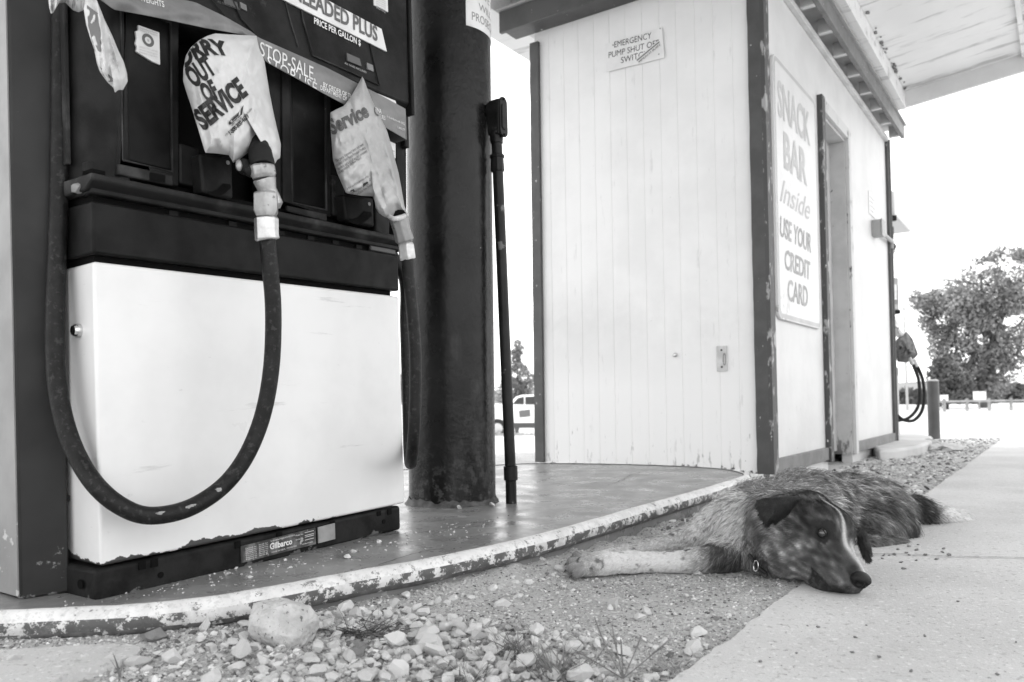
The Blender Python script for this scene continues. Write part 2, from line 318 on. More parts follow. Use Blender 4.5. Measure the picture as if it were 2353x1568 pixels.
# pale concrete patch at the lower left
pp = smooth_path([gp(x, y, GZ + .036) for x, y in ((-420, 1500), (-60, 1492), (120, 1484), (260, 1476), (322, 1484), (300, 1506), (215, 1530), (130, 1556), (40, 1600), (-200, 1700), (-600, 1700))], 5, True)
pp = [p + Vector((.006 * nz((i * .9, 0, 0)), .006 * nz((0, i * .9, 0)), 0)) for i, p in enumerate(pp)]
g = G(); g.prism([Vector((p.x, p.y, GZ - .03)) for p in pp], (0, 0, .064)); solo('concrete_patch', None, None, g, concrete, kind='structure', smooth=False)

# ------------------------------------------------------------------ pump island with its kerb
g = G(); top = [Vector((p.x, p.y, isl_z(p.x, p.y))) for p in ring]; n = len(top)
cen = Vector((-.45, 2.7, 0)); m = 10; vv = []; ff = []
for k in range(m + 1):
    for p in top:
        r = cen.lerp(p, k / m); vv.append(Vector((r.x, r.y, isl_z(r.x, r.y) + (.0015 * nz((r.x * 6, r.y * 6, 0)) if k < m else 0))))
for k in range(m):
    for i in range(n): ff.append((k * n + i, k * n + (i + 1) % n, (k + 1) * n + (i + 1) % n, (k + 1) * n + i))
g.add(vv, ff); g.add(top + [p - ZU * .2 for p in top], [(i, (i + 1) % n, n + (i + 1) % n, n + i) for i in range(n)])
isl = solo('pump_island', None, None, g, island_top, kind='structure')
# rounded steel kerb, white paint flaking off its top
inner = []; R = .026
for i, p in enumerate(top):
    d = (top[(i + 1) % n] - top[i - 1]); d.z = 0; d.normalize(); nn = Vector((d.y, -d.x, 0))
    if (p + nn - cen).length < (p - cen).length: nn = -nn
    inner.append((p, nn))
g1 = G(); g2 = G(); prof = []
for k in range(13):
    a = math.radians(100 - k * 190 / 12); prof.append((math.cos(a) * R, math.sin(a) * R * 1.05))
def sweep(g, pr):
    vs = []; fs = []; k = len(pr)
    for p, nn in inner:
        for a, b in pr: vs.append(p + nn * (a + .0015 * nz((p.x * 20, p.y * 20, b * 30))) + ZU * (b - R * .9 + .001 * nz((p.x * 30, p.y * 30, a * 40))))
    for i in range(n):
        for j in range(k - 1): fs.append((i * k + j, i * k + j + 1, ((i + 1) % n) * k + j + 1, ((i + 1) % n) * k + j))
    g.add(vs, fs)
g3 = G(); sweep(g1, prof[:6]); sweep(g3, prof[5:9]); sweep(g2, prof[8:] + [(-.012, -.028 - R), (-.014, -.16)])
kerb_mid = M_('kerb_worn_paint', .70, .6, .55, 20, spots=[dict(val=.09, s=24, t=.475, w=.03, d=10, r=.78), dict(val=.30, s=9, t=.52, w=.2, a=.6)], bump=.002, bs=60)
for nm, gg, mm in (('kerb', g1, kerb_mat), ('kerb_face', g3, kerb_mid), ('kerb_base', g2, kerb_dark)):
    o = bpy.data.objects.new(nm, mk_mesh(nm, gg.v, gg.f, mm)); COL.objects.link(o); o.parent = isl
cr_m = M_('crack_dirt', .05, .9); g = G()
for pl_ in (((1262, 1110), (1330, 1118), (1390, 1117), (1428, 1105), (1448, 1093), (1470, 1086)), ((1140, 1134), (1200, 1133), (1262, 1128)), ((870, 1300), (960, 1272), (1020, 1262))):
    q = smooth_path([igp(x, y) + ZU * .0022 for x, y in pl_], 8); q = [p + Vector((.006 * nz((i * .8, 1, 2)), .010 * nz((i * .8, 4, 2)), 0)) for i, p in enumerate(q)]
    for i in range(len(q) - 1):
        d = (q[i + 1] - q[i]).normalized().cross(ZU) * (.0012 + .0008 * nz((i * .6, 0, 5))); g.add([q[i] - d, q[i + 1] - d, q[i + 1] + d, q[i] + d], [(0, 1, 2, 3)])
o = bpy.data.objects.new('crack', mk_mesh('crack', g.v, g.f, cr_m, False)); COL.objects.link(o); o.parent = isl

# ------------------------------------------------------------------ snack shed (local: x along the side wall, y along the gable wall, z up)
SL, SW, SHH = 3.30, 1.315, 2.50
sh = Thing('snack_shed', 'small white board shed with dark corner trim and flat roof behind the pump island', 'shed', SM)
def grooved(a0, a1, fixed, axis, out, z0, z1, pitch, gw=.0024, gd=.0022, holes=()):
    """a wall skin of tongue-and-groove boards: profile along one axis with V grooves"""
    pr = [(a0, 0)]; k = 1; a = a0 + pitch * .5
    while a < a1 - .02:
        j = .004 * nz((a * 31, 2, axis)); pr += [(a + j - gw, 0), (a + j, -gd), (a + j + gw, 0)]; a += pitch
    pr.append((a1, 0)); g = G()
    mk = (lambda a, d, z: Vector((fixed + out * d, a, z))) if axis == 1 else (lambda a, d, z: Vector((a, fixed + out * d, z)))
    v = [mk(a, d, z) for z in (z0, z1) for a, d in pr]; n = len(pr)
    v += [mk(a1, -.08, z0), mk(a0, -.08, z0), mk(a1, -.08, z1), mk(a0, -.08, z1)]
    g.add(v, [(i, i + 1, n + i + 1, n + i) for i in range(n - 1)] + [(2 * n, 2 * n + 1, 2 * n + 3, 2 * n + 2), (n - 1, 2 * n, 2 * n + 2, 2 * n - 1), (2 * n + 1, 0, n, 2 * n + 3)])
    return g
sh.part('gable_wall', grooved(.0, SW, 0, 1, -1, -.09, SHH, .0975), shed_white, smooth=False)
# side wall with a door opening
D0, D1, DT = 1.13, 1.79, 2.09
g = G(); g.box((0.081, 0, -.0), (D0, .08, SHH)); g.box((D1, 0, 0), (SL, .08, SHH)); g.box((D0, 0, DT), (D1, .08, SHH))
g.box((0.0805, .006, -.10), (D0, .07, 0)); g.box((D1, .006, -.10), (SL, .07, 0))
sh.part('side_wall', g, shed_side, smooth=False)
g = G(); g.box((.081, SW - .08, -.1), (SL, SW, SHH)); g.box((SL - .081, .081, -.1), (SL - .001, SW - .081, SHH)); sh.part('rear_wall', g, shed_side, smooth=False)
sh.part('plinth', G().box((-.012, .10, -.12), (.0, 1.30, .012)).box((-.03, -.06, -.12), (-.001, .1, -.004)), shed_white, bev=.004)
# corner boards: wavy chipped edges
def cboard(name, lo, hi, ax, mat=trim_dark):
    g = G(); N = 40; vs = []; fs = []
    for i in range(N + 1):
        z = lerp(lo[2], hi[2], i / N); j = .0025 * nz((z * 14, lo[0] * 9, lo[1] * 9)) + .002 * nz((z * 45, 4, lo[1] * 5))
        if ax == 'y': vs += [(lo[0], lo[1] + j * .3, z), (hi[0], lo[1] + j * .3, z), (hi[0], hi[1] + j, z), (lo[0], hi[1] + j, z)]
        else: vs += [(lo[0] + j * .3, lo[1], z), (hi[0] + j, lo[1], z), (hi[0] + j, hi[1], z), (lo[0] + j * .3, hi[1], z)]
    for i in range(N):
        for k in range(4): fs.append((i * 4 + k, i * 4 + (k + 1) % 4, (i + 1) * 4 + (k + 1) % 4, (i + 1) * 4 + k))
    fs += [(0, 1, 2, 3)[::-1], tuple(4 * N + k for k in range(4))]
    g.add(vs, fs); return sh.part(name, g, mat, smooth=False)
cboard('corner_board', (-.022, -.019, -.02), (-.0005, .062, SHH), 'y')
cboard('corner_board', (-.0225, -.020, -.02), (.055, -.0005, SHH), 'x', trim_worn)
cboard('corner_board', (-.022, SW - .035, .01), (-.0005, SW + .022, SHH - .06), 'y')
cboard('corner_board', (SL - .012, -.022, -.02), (SL + .022, -.0005, SHH - .005), 'x')
sh.part('base_trim', G().box((.056, -.02, -.008), (D0 - .075, -.0006, .066)), trim_mid, bev=.003); sh.part('base_trim', G().box((D1 + .07, -.02, -.012), (SL - .013, -.0006, .060)), trim_mid, bev=.003)
# door casing, reveal and door
g = G(); g.box((D0 - .075, -.032, -.02), (D0, -.0004, DT + .075)); sh.part('door_casing', g, trim_worn, bev=.003)
g = G(); g.box((D1, -.024, -.02), (D1 + .07, -.0004, DT + .075)); g.box((D0 + .0005, -.024, DT), (D1 - .0005, -.0004, DT + .075)); sh.part('door_casing', g, M_('casing_pale', .55, .6, .3, 14, .55, .7, st=(1, 1, .4), spots=[dict(val=.12, s=25, t=.62, w=.03, st=(1, 1, .3))]), bev=.003)
g = G(); g.box((D1 - .02, .0005, -.02), (D1 - .0005, .13, DT - .021)); g.box((D0 + .0005, .0005, DT - .02), (D1 - .0005, .13, DT - .0005)); g.box((D0 + .0005, .0005, -.02), (D0 + .02, .13, DT - .021)); sh.part('door_reveal', g, M_('reveal_paint', .5, .55, .42, 6, spots=[dict(val=.12, s=20, t=.66, w=.02), dict(val=.14, s=7, t=.53, w=.06, z=(.0, .5), st=(1, 1, .5), d=8)]), smooth=False)
door = sh.part('door', G().box((D0 + .021, .095, 0), (D1 - .021, .128, DT - .022)), M_('door_paint', .5, .5, .4, 5), bev=.003)
g = G(); g.box((D0 + .05, .05, 1.10), (D0 + .09, .0945, 1.19)); sh.part('latch', g, trim_dark, door, bev=.004)
# eave: frieze, rafter tails, soffit, fascia, flat roof
sh.part('frieze', G().box((.056, -.03, SHH - .035), (SL - .013, -.0008, SHH)), eave_white, bev=.003)
for i in range(9):
    s = .22 + i * .385
    sh.part('rafter_tail', G().box((s, -.106, SHH + .001), (s + .04, -.031, SHH + .085)), eave_white, bev=.002)
sh.part('fascia', G().box((-.135, -.135, SHH + .002), (SL + .11, -.107, SHH + .105)), trim_mid, bev=.003)
sh.part('fascia', G().box((-.160, -.136, SHH - .018), (-.1355, SW + .14, SHH + .105)), trim_dark, bev=.003)
sh.part('soffit', G().box((-.135, -.1065, SHH + .087), (SL + .11, SW + .14, SHH + .102)), eave_white)
sh.part('soffit', G().box((-.1345, .0, SHH + .001), (-.0005, SW + .13, SHH + .03)), trim_dark)
sh.part('roof', G().box((-.175, -.15, SHH + .106), (SL + .12, SW + .15, SHH + .118)), grey_metal)
# hook, knob and plate on the gable wall belong to the wall
kn = WG(1552, 816); g = G(); g.tube([kn + Vector((.0, 0, 0)), kn + Vector((-.012, 0, 0)), kn + Vector((-.016, 0, 0))], [.011, .011, .006], 14); sh.part('knob', g, screw_m)
a, b = WG(1647, 796), WG(1672, 853)
pl = sh.part('cover_plate', G().box((-.007, min(a.y, b.y), b.z), (-.0005, max(a.y, b.y), a.z)), M_('plate_paint', .6, .4, .45, 14), bev=.002)
c = (a + b) / 2
for dz in (-.042, .042): sh.part('screw', G().tube([(-.0072, c.y, c.z + dz), (-.0095, c.y, c.z + dz)], .005, 10), ink, pl)
g = G(); pth = [(-.0085, c.y - .014 + .006 * math.cos(t) , c.z + .03 * math.sin(t) - .004) for t in np.linspace(0, 2 * math.pi, 25)]; g.tube(pth, .0012, 6); sh.part('slot_rim', g, ink_grey, pl)
hk = WG(1727, 233); g = G(); g.tube(smooth_path([hk + Vector(p) for p in ((-.002, 0, 0), (-.012, .004, .004), (-.014, .012, 0), (-.010, .010, -.010), (-.004, .006, -.006))], 5), .0012, 6); sh.part('hook', g, screw_m)
# grey meter box, paper notice and pipe at the far end of the side wall
def wall_thing(name, label, cat): return Thing(name, label, cat, SM)
bx = wall_thing('utility_box', 'small grey metal utility box on the far end of the shed side wall', 'utility box')
bx.part('box_body', G().box((2.63, -.066, 1.575), (2.75, -.0008, 1.695)), grey_metal, bev=.004); bx.part('box_lid', G().box((2.625, -.076, 1.57), (2.755, -.0665, 1.70)), grey_metal, bev=.004)
bx.part('pipe_nipple', G().tube([(2.75, -.035, 1.63), (3.30, -.035, 1.63)], .016, 10), grey_metal)
nb = wall_thing('paper_notice', 'small blank-looking white paper notice on the shed side wall above the grey box', 'notice')
nb.part('sheet', G().box((2.54, -.004, 1.73), (2.80, -.001, 1.90)), letter_white); g = G()
for k in range(4): g.box((2.58, -.0048, 1.86 - k * .033), (2.76 - .05 * (k % 2), -.0042, 1.868 - k * .033))
nb.part('lettering', g, ink_pale)
pp_ = wall_thing('wall_pipe', 'thin dark pipe running down the far corner of the shed', 'pipe')
pp_.part('pipe', G().tube([(SL + .036, -.02, -.1), (SL + .036, -.02, SHH - .01)], .016, 10), trim_dark)
pp_.part('clamp', G().tube([(SL + .036, -.02, 1.58), (SL + .036, -.02, 1.66)], .022, 10), grey_metal)

# SNACK BAR sign on the side wall
sg = Thing('snack_bar_sign', 'tall white painted sign reading SNACK BAR Inside beside the shed door', 'sign', SM)
sa, sz0, sz1 = (.12, .955), .752, 2.09
def rrect(x0, z0, x1, z1, r, y):
    out = []
    for cx_, cz_, a0 in ((x1 - r, z1 - r, 0), (x0 + r, z1 - r, 90), (x0 + r, z0 + r, 180), (x1 - r, z0 + r, 270)):
        for k in range(7): t = math.radians(a0 + k * 15); out.append((cx_ + r * math.cos(t), y, cz_ + r * math.sin(t)))
    return out
sign_m = M_('sign_enamel', .64, .4, .59, 4, spots=[dict(val=.2, s=18, t=.55, w=.03, z=(.75, .95), x=(.1, .4), d=8), dict(val=.45, s=40, t=.7, w=.03)])
bd = sg.part('board', G().prism(rrect(sa[0], sz0, sa[1], sz1, .05, -.018), (0, .017, 0)), sign_m, bev=.003)
g = G(); o_ = rrect(sa[0] + .008, sz0 + .008, sa[1] - .008, sz1 - .008, .045, -.0186); i_ = rrect(sa[0] + .03, sz0 + .03, sa[1] - .03, sz1 - .03, .03, -.0186); n = len(o_)
g.add(o_ + i_, [(i, (i + 1) % n, n + (i + 1) % n, n + i) for i in range(n)]); sg.part('border', g, M_('pale_border', .46, .5, .4, 8))
def wline(s, a, b, top, mat, **k):
    A, B, C_ = WR(*a, .019), WR(*b, .019), WR(*top, .019); zz = (A.z + B.z) / 2
    g = G(); put_text(g, s, (A.x, -.0192, zz), (B.x, -.0192, zz), (0, 0, 1), C_.z - zz, **k); sg.part('lettering', g, mat, bd)
fade = M_('faded_red_letters', .42, .6, .48, 12); fade2 = M_('weathered_letters', .28, .6, .40, 14, .4, .7); fade3 = M_('ghost_letters', .44, .6, .5, 10)
wline('SNACK', (1788, 263), (1862, 333), (1787, 179), fade, bold=.028)
wline('BAR', (1802, 384), (1855, 424), (1801, 300), fade, bold=.032)
wline('Inside', (1793, 466), (1862, 504), (1803, 412), fade3, shear=.45)
wline('USE YOUR', (1793, 540), (1864, 582), (1793, 494), fade2, bold=.02, shear=.2)
wline('CREDIT', (1804, 617), (1863, 644), (1804, 571), fade2, bold=.02, shear=.12)
wline('CARD', (1811, 688), (1857, 707), (1812, 640), fade2, bold=.018, shear=.12)

# emergency shut off notice on the gable wall
em = Thing('shut_off_notice', 'white notice reading EMERGENCY PUMP SHUT OFF SWITCH high on the gable wall', 'notice', SM)
cs = [WG(*p, .008) for p in ((1391, 101), (1521, 63), (1527, 133), (1394, 166))]
cs = [Vector((-.009, p.y, p.z)) for p in cs]; g = G(); g.prism(cs, (.0025, 0, 0)); eb = em.part('panel', g, M_('notice_white', .77, .45, .70, 10))
g = G()
for s, a, b, t in (('EMERGENCY', (1411.5, 110), (1497, 88), (1411, 97)), ('PUMP SHUT OFF', (1398.5, 134), (1514, 105), (1398, 121)), ('SWITCH', (1427, 146), (1490, 129), (1427, 133))):
    A, B, C_ = WG(*a, .009), WG(*b, .009), WG(*t, .009); A.x = B.x = C_.x = -.0096
    up = (C_ - A); ex = (B - A).normalized(); up = (Vector((0, 0, 1)) - ex * ex.z).normalized(); put_text(g, s, A, B, up, .034, bold=0)
em.part('lettering', g, ink, eb)
A, B = WG(1467, 146, .01), WG(1519, 103, .01); A.x = B.x = -.0104; ex = (B - A).normalized(); up = (Vector((0, 0, 1)) - ex * ex.z).normalized()
stk = em.part('sticker', G().prism([A - up * .006, B - up * .006, B + up * .03, A + up * .03], (.0005, 0, 0)), M_('sticker_pale', .66, .4), eb)
g = G(); put_text(g, 'IMPEACH BUSH', A + ex * .004, B - ex * .006, up, .010, off=Vector((-.0006, 0, 0)), bold=.02); g.prism([A + up * .016 - Vector((.0006, 0, 0)), B + up * .016 - Vector((.0006, 0, 0)), B + up * .0225 - Vector((.0006, 0, 0)), A + up * .0225 - Vector((.0006, 0, 0))], (.0001, 0, 0))
em.part('sticker_lettering', g, ink_grey, eb)
for p in ((1408.5, 104), (1517, 66), (1514, 125)):
    q = WG(*p, .01); em.part('screw', G().tube([(-.0092, q.y, q.z), (-.0115, q.y, q.z)], .003, 8), ink_grey, eb)

# ------------------------------------------------------------------ canopy over island and shed (same axes as the shed; y = toward the far side)
cn = Thing('canopy', 'white flat filling station canopy with boxed beams above the island and shed', 'canopy', SM)
S_0, S_1 = -7.2, 3.075; BZ = 2.635
cn.part('beam', G().box((S_0, -.2, BZ), (S_1, .02, BZ + .13)), canopy_white, bev=.003)
cn.part('beam', G().box((S_0, 1.50, BZ), (S_1, 1.72, BZ + .13)), canopy_white, bev=.003)
g = G(); g.prism([(S_0, -.1995, BZ + .1305), (S_0, 1.72, BZ + .1305), (S_0, 1.72, BZ + .30), (S_0, -.1995, BZ + .30)], (S_1 - S_0 - .03, 0, 0)); cn.part('ceiling', g, canopy_white, smooth=False)
wing = lambda o: BZ + .131 + .12 * (o - .2)
g = G(); g.prism([(S_0, -.2005, wing(.2)), (S_0, -2.35, wing(2.35)), (S_0, -2.35, wing(2.35) + .12), (S_0, -.2005, wing(.2) + .17)], (S_1 - S_0 - .03, 0, 0)); cn.part('ceiling', g, canopy_white, smooth=False)
g = G(); g.prism([(S_1 - .029, -.19, BZ + .005), (S_1 - .029, -2.38, wing(2.38) - .128), (S_1 - .029, -2.38, wing(2.38) + .16), (S_1 - .029, -.19, wing(.2) + .2)], (.03, 0, 0)); cn.part('fascia', g, M_('fascia_white', .7, .5, .62, 3), smooth=False)
g = G(); g.prism([(S_0, -2.351, wing(2.35) - .10), (S_0, -2.38, wing(2.35) - .10), (S_0, -2.38, wing(2.35) + .16), (S_0, -2.351, wing(2.35) + .16)], (S_1 - S_0 - .03, 0, 0)); cn.part('fascia', g, M_('fascia_white', .7, .5), smooth=False)
for o in (.98, 1.06, 1.75, 1.83):
    g = G(); g.prism([(S_0, -o, wing(o) - .001), (S_0, -o - .03, wing(o + .03) - .001), (S_0, -o - .03, wing(o) - .03), (S_0, -o, wing(o) - .03)], (S_1 - S_0 - .04, 0, 0)); cn.part('ceiling_batten', g, canopy_white, smooth=False)
# flaking paint scraps along the joint of beam and ceiling
for i in range(34):
    s = S_1 - .03 - abs(rng.normal(0, 1)) * 1.0 - .06; r = .004 + .012 * rng.random() ** 2; o = .206 + rng.random() * .02
    cn.part('paint_flake', G().ball((s, -o, wing(o) - .006), (r * 1.5, r, r * .7), 1, .5, 40), rust_chip)

# ------------------------------------------------------------------ black canopy column
CR = .150; cf = igp(1040, 1167); cdv = Vector((cf.x, cf.y, 0)).normalized(); CC = Vector((cf.x, cf.y, 0)) + cdv * CR
col = Thing('canopy_column', 'thick round black painted steel column standing behind the pump', 'column', T((CC.x, CC.y, isl_z(CC.x, CC.y))))
g = G(); N = 64; hs = [0, .01, .03, .05, .3, .8, 1.4, 2.0, 2.62]
g.tube([(0, 0, h) for h in hs], [CR] * len(hs), N); col.part('shaft', g, steel_black)
g = G(); vs = []; fs = []; K = 80
for j in range(5):
    for i in range(K):
        a = 2 * math.pi * i / K; t = j / 4; rr = CR + .002 + (1 - t) ** 2 * (.016 + .012 * nz((math.cos(a) * 5, math.sin(a) * 5, 1))) ; zz = -.004 + t * (.022 + .014 * nz((math.cos(a) * 6, math.sin(a) * 6, 4)) + .005 * nz((math.cos(a) * 19, math.sin(a) * 19, 4)))
        vs.append((rr * math.cos(a), rr * math.sin(a), zz))
for j in range(4):
    for i in range(K): fs.append((j * K + i, j * K + (i + 1) % K, (j + 1) * K + (i + 1) % K, (j + 1) * K + i))
g.add(vs, fs); col.part('weld_collar', g, M_('collar', .03, .7, .1, 30, bump=.003, bs=60))
# notice wrapped round the column
def on_col(x, y, r):
    d = ray(x, y); o = CAM - CC; A_ = d.x ** 2 + d.y ** 2; B_ = o.x * d.x + o.y * d.y; C_ = o.x ** 2 + o.y ** 2 - r * r
    t = (-B_ - math.sqrt(max(B_ * B_ - A_ * C_, 0))) / A_; p = CAM + d * t; return math.atan2(p.y - CC.y, p.x - CC.x), p.z - isl_z(CC.x, CC.y)
th0, z0 = on_col(1071, 58, CR + .002); zb = z0; wid = .25
def cyl(s, z, r): a = th0 + s / CR; return Vector((r * math.cos(a), r * math.sin(a), z))
g = G(); vs = [cyl(i * wid / 30, zz, CR + rr) for rr, zz in ((.0022, zb), (.0022, zb + .21), (.0005, zb + .21), (.0005, zb)) for i in range(31)]
fs = [(k * 31 + i, k * 31 + i + 1, ((k + 1) % 4) * 31 + i + 1, ((k + 1) % 4) * 31 + i) for k in range(4) for i in range(30)]
g.add(vs, fs); nt_ = col.part('notice', g, paper); g = G()
for s, x0, x1, zt, cp, bo in (('DRIVE OFFS', .012, .235, .112, .030, .0), ('WILL BE', .052, .195, .068, .026, .0), ('PROSECUTED', .022, .225, .024, .030, 0)):
    v, f = text_geo(s, x1 - x0, cp, sub=.02, bold=bo); g.add([cyl(x0 + a, zb + zt + b, CR + .0028) for a, b in v], f)
col.part('lettering', g, M_('letter_grey', .22, .6), nt_)

# ------------------------------------------------------------------ electrical conduit beside the column
cbase = igp(1175, 1157); YC = cbase.y - .02; cdt = Thing('electrical_conduit', 'slim black conduit pipe with an elbow box bolted to the black column', 'conduit', T(cbase))
cp_ = smooth_path([at(x, y, YC + .02) for x, y in ((1175, 1158), (1173, 1080), (1167, 940), (1160, 780), (1151, 560), (1145, 420), (1142, 345), (1141, 322))], 5)
cdt.part('pipe', G().tube(cp_, .0185, 16), conduit_paint, world=True)
a, b = at(1173, 1070, YC + .02), at(1174, 1105, YC + .02); cdt.part('coupling', G().tube([a, a.lerp(b, .05), a.lerp(b, .95), b], [.019, .0235, .0235, .019], 16), conduit_paint, world=True)
a, b = at(1142, 356, YC + .02), at(1143.5, 396, YC + .02); cdt.part('union_nut', G().tube([a, a.lerp(b, .08), a.lerp(b, .18), a.lerp(b, .2), a.lerp(b, .9), b], [.024, .026, .026, .0225, .024, .021], 8), conduit_paint, world=True, bev=.001)
a, b = at(1140.5, 306, YC + .02), at(1141.5, 330, YC + .02); cdt.part('neck', G().tube([a, b], [.024, .0215], 16), conduit_paint, world=True)
ax = (at(1139, 240, YC + .02) - at(1141, 315, YC + .02)).normalized(); top_ = at(1141, 312, YC + .02); side = Vector((.80, -.60, 0)); side = (side - ax * side.dot(ax)).normalized(); dep = ax.cross(side)
def bodypt(s, d, h): return top_ + side * s + dep * d + ax * h
g = G(); prof_ = [(-.022, 0), (.022, -.004), (.026, .0), (.028, .09), (.028, .118), (-.010, .118), (-.030, .108), (-.030, .07), (-.024, .03)]
g.prism([bodypt(s, -.021, h) for s, h in prof_], dep * .042); eb_ = cdt.part('elbow_box', g, conduit_paint, world=True, bev=.006, seg=3)
g = G(); ring_ = [bodypt(.0285, .019 * math.cos(t), .057 + .066 * math.sin(t)) for t in np.linspace(0, 2 * math.pi, 29)[:-1]]
ring_ = [bodypt(.0285, max(-.021, min(.021, .03 * math.cos(t))), .057 + .070 * math.copysign(min(1, abs(math.sin(t)) ** .7), math.sin(t))) for t in np.linspace(0, 2 * math.pi, 29)[:-1]]
g.prism(ring_, side * .006); cv = cdt.part('cover', g, conduit_paint, eb_, world=True, bev=.002)
g = G(); g.prism([p + side * .0065 + (bodypt(.0285, 0, .057) - p) * .35 for p in ring_], side * .003); cdt.part('cover_rib', g, conduit_paint, eb_, world=True, bev=.001)
for h in (-.004, .118): cdt.part('screw', G().tube([bodypt(.034, 0, h), bodypt(.040, 0, h)], .004, 8), conduit_paint, eb_, world=True)
e0 = bodypt(-.028, 0, .090); dirc = (Vector((CC.x, CC.y, e0.z)) - e0); dirc.z = 0; e1 = e0 + dirc.normalized() * (dirc.length - CR + .01)
cdt.part('nipple', G().tube([e0, e0.lerp(e1, .4), e0.lerp(e1, .41), e1], [.0165, .0165, .02, .02], 14), M_('chipped_black', .02, .4, spots=[dict(val=.7, s=60, t=.62, w=.02)]), world=True)
# ------------------------------------------------------------------ fuel pump (local: x along its front, -y out of the front, z up)
pu = Thing('fuel_pump', 'old fuel pump with white lower panel and two bagged nozzles beside the black column', 'fuel pump', PM)
W = .824
def pv(x, y, n=0.0): return P(x, y, n)            # local point seen at a pixel, n in front of the panel
def plate(pts, n1, n0, grow=0): # plate seen through these pixels, front at n1, back at n0
    q = [P(x, y, n1) for x, y in pts]; q = [Vector((p.x, -n1, p.z)) for p in q]; return G().prism(q, (0, n1 - n0, 0))
def xy(n, pts): return [Vector((x, -n, z)) for x, z in pts]
# lower panel, its bowed side, kick plate, band
g = G(); pl_ = [(0, 0), (W, 0), (W, .42), (.004, .42), (.010, .30), (.012, .16), (.005, .06)]
g.prism([(x, y, .075) for x, y in pl_], (0, 0, .551)); lp = pu.part('lower_panel', g, white_paint, bev=.006, seg=3)
lk = pv(182, 760, -.04); lk = Vector((.004, lk.y + .01, lk.z)); q = PI @ onplane(182, 760, P0 + PU * .004, PU)
g = G(); g.tube([q + Vector((.004, 0, 0)), q + Vector((-.006, 0, 0)), q + Vector((-.009, 0, 0)), q + Vector((-.012, 0, 0))], [.0125, .0125, .011, .009], 20); lko = pu.part('lock', g, chrome, lp)
pu.part('keyway', G().box(q + Vector((-.0128, -.0015, -.006)), q + Vector((-.0118, .0015, .006))), hole_black, lko)
g = G(); kp = [(-.006, .0), (.812, .0), (.812, .41), (-.006, .41)]
g.prism([(x, y + .006, .006) for x, y in kp], (0, 0, .064)); kk = pu.part('kick_plate', g, kick_paint, bev=.008, seg=3)
for x in (.075, .10, .29, .40, .56, .72, .76): pu.part('notch', G().box((x, .0035, .052 + .006 * nz((x * 30, 0, 0))), (x + .014, .0055, .0675)), hole_black, kk)
for x, zz in ((.12, .034), (.745, .038)): pu.part('bolt_hole', G().tube([(x, .0058, zz), (x, .0045, zz)], .006, 12), hole_black, kk)
q = PI @ onplane(185, 1343, P0 - PU * .0105, PU); pu.part('bolt_hole', G().tube([q, q + Vector((-.001, 0, 0))], [.009, .009], 12), hole_black, kk)
# maker's plate and blank plate on the kick plate
dn = .0035
def onkick(x, y): p = P(x, y, -.005); return Vector((p.x, .0055, p.z))
dp = [onkick(*p) for p in ((551, 1256), (723, 1213), (724, 1250), (553, 1294))]
dpo = pu.part('data_plate', G().prism(dp, (0, -dn, 0)), M_('data_plate', .03, .5, .16, 26, .45, .7, spots=[dict(val=.35, s=50, t=.6, w=.05)]), kk)
g = G()
def dpt(a, b): return dp[0].lerp(dp[1], a).lerp(dp[3].lerp(dp[2], a), b) + Vector((0, -dn - .0006, 0))
exd = (dp[1] - dp[0]).normalized(); L_ = (dp[1] - dp[0]).length
put_text(g, 'Gilbarco', dpt(.36, .62), dpt(.66, .62), (0, 0, 1), .0135, bold=.03)
for r_ in range(7):
    put_text(g, 'Tested to', dpt(.05, .24 + r_ * .11), dpt(.19, .24 + r_ * .11), (0, 0, 1), .0032); put_text(g, 'Serial no.', dpt(.22, .2 + r_ * .11), dpt(.34, .2 + r_ * .11), (0, 0, 1), .0030)
put_text(g, 'TO BE OPERATED IN ACCORDANCE', dpt(.37, .18), dpt(.70, .16), (0, 0, 1), .0032); put_text(g, 'Model No.', dpt(.71, .22), dpt(.82, .22), (0, 0, 1), .0035); put_text(g, 'Serial No.', dpt(.71, .48), dpt(.82, .48), (0, 0, 1), .0035)
put_text(g, 'MADE IN U.S.A.  PATENTED', dpt(.38, .86), dpt(.72, .84), (0, 0, 1), .0030); put_text(g, 'Underwriters', dpt(.80, .84), dpt(.95, .84), (0, 0, 1), .0032)
for b0, b1 in ((.12, .30), (.40, .58)):
    for bb in (b0, b1): put_ = [dpt(.84, bb), dpt(.97, bb), dpt(.97, bb + .03), dpt(.84, bb + .03)]; g.add(put_, [(0, 1, 2, 3)])
pu.part('lettering', g, letter_white, dpo)
bp = [onkick(*p) for p in ((729, 1212), (768, 1202), (769, 1239), (730, 1249))]
pu.part('blank_plate', G().prism(bp, (0, -dn, 0)), M_('blank_plate', .3, .5, .22, 20), kk, bev=.001)
# black band between white panel and bezel
pu.part('band', G().box((-.0005, -.001, .640), (W + .001, .40, .7365)), black_paint, bev=.005, seg=3)
pu.part('gap_frame', G().box((.012, .02, .60), (W - .012, .38, .645)).box((.01, .016, .735), (W - .02, .38, .80)), hole_black)
for x in (.16, .30, .43, .52, .60, .68): pu.part('lug', G().box((x, .010, .7370), (x + .02, .0158, .748 + .006 * nz((x * 40, 0, 0)))), M_('lug', .012, .6, spec=.1))
pu.part('corner_bracket', G().box((W - .10, .002, .737), (W - .004, .012, .79)), M_('bracket_grey', .05, .5), bev=.003)
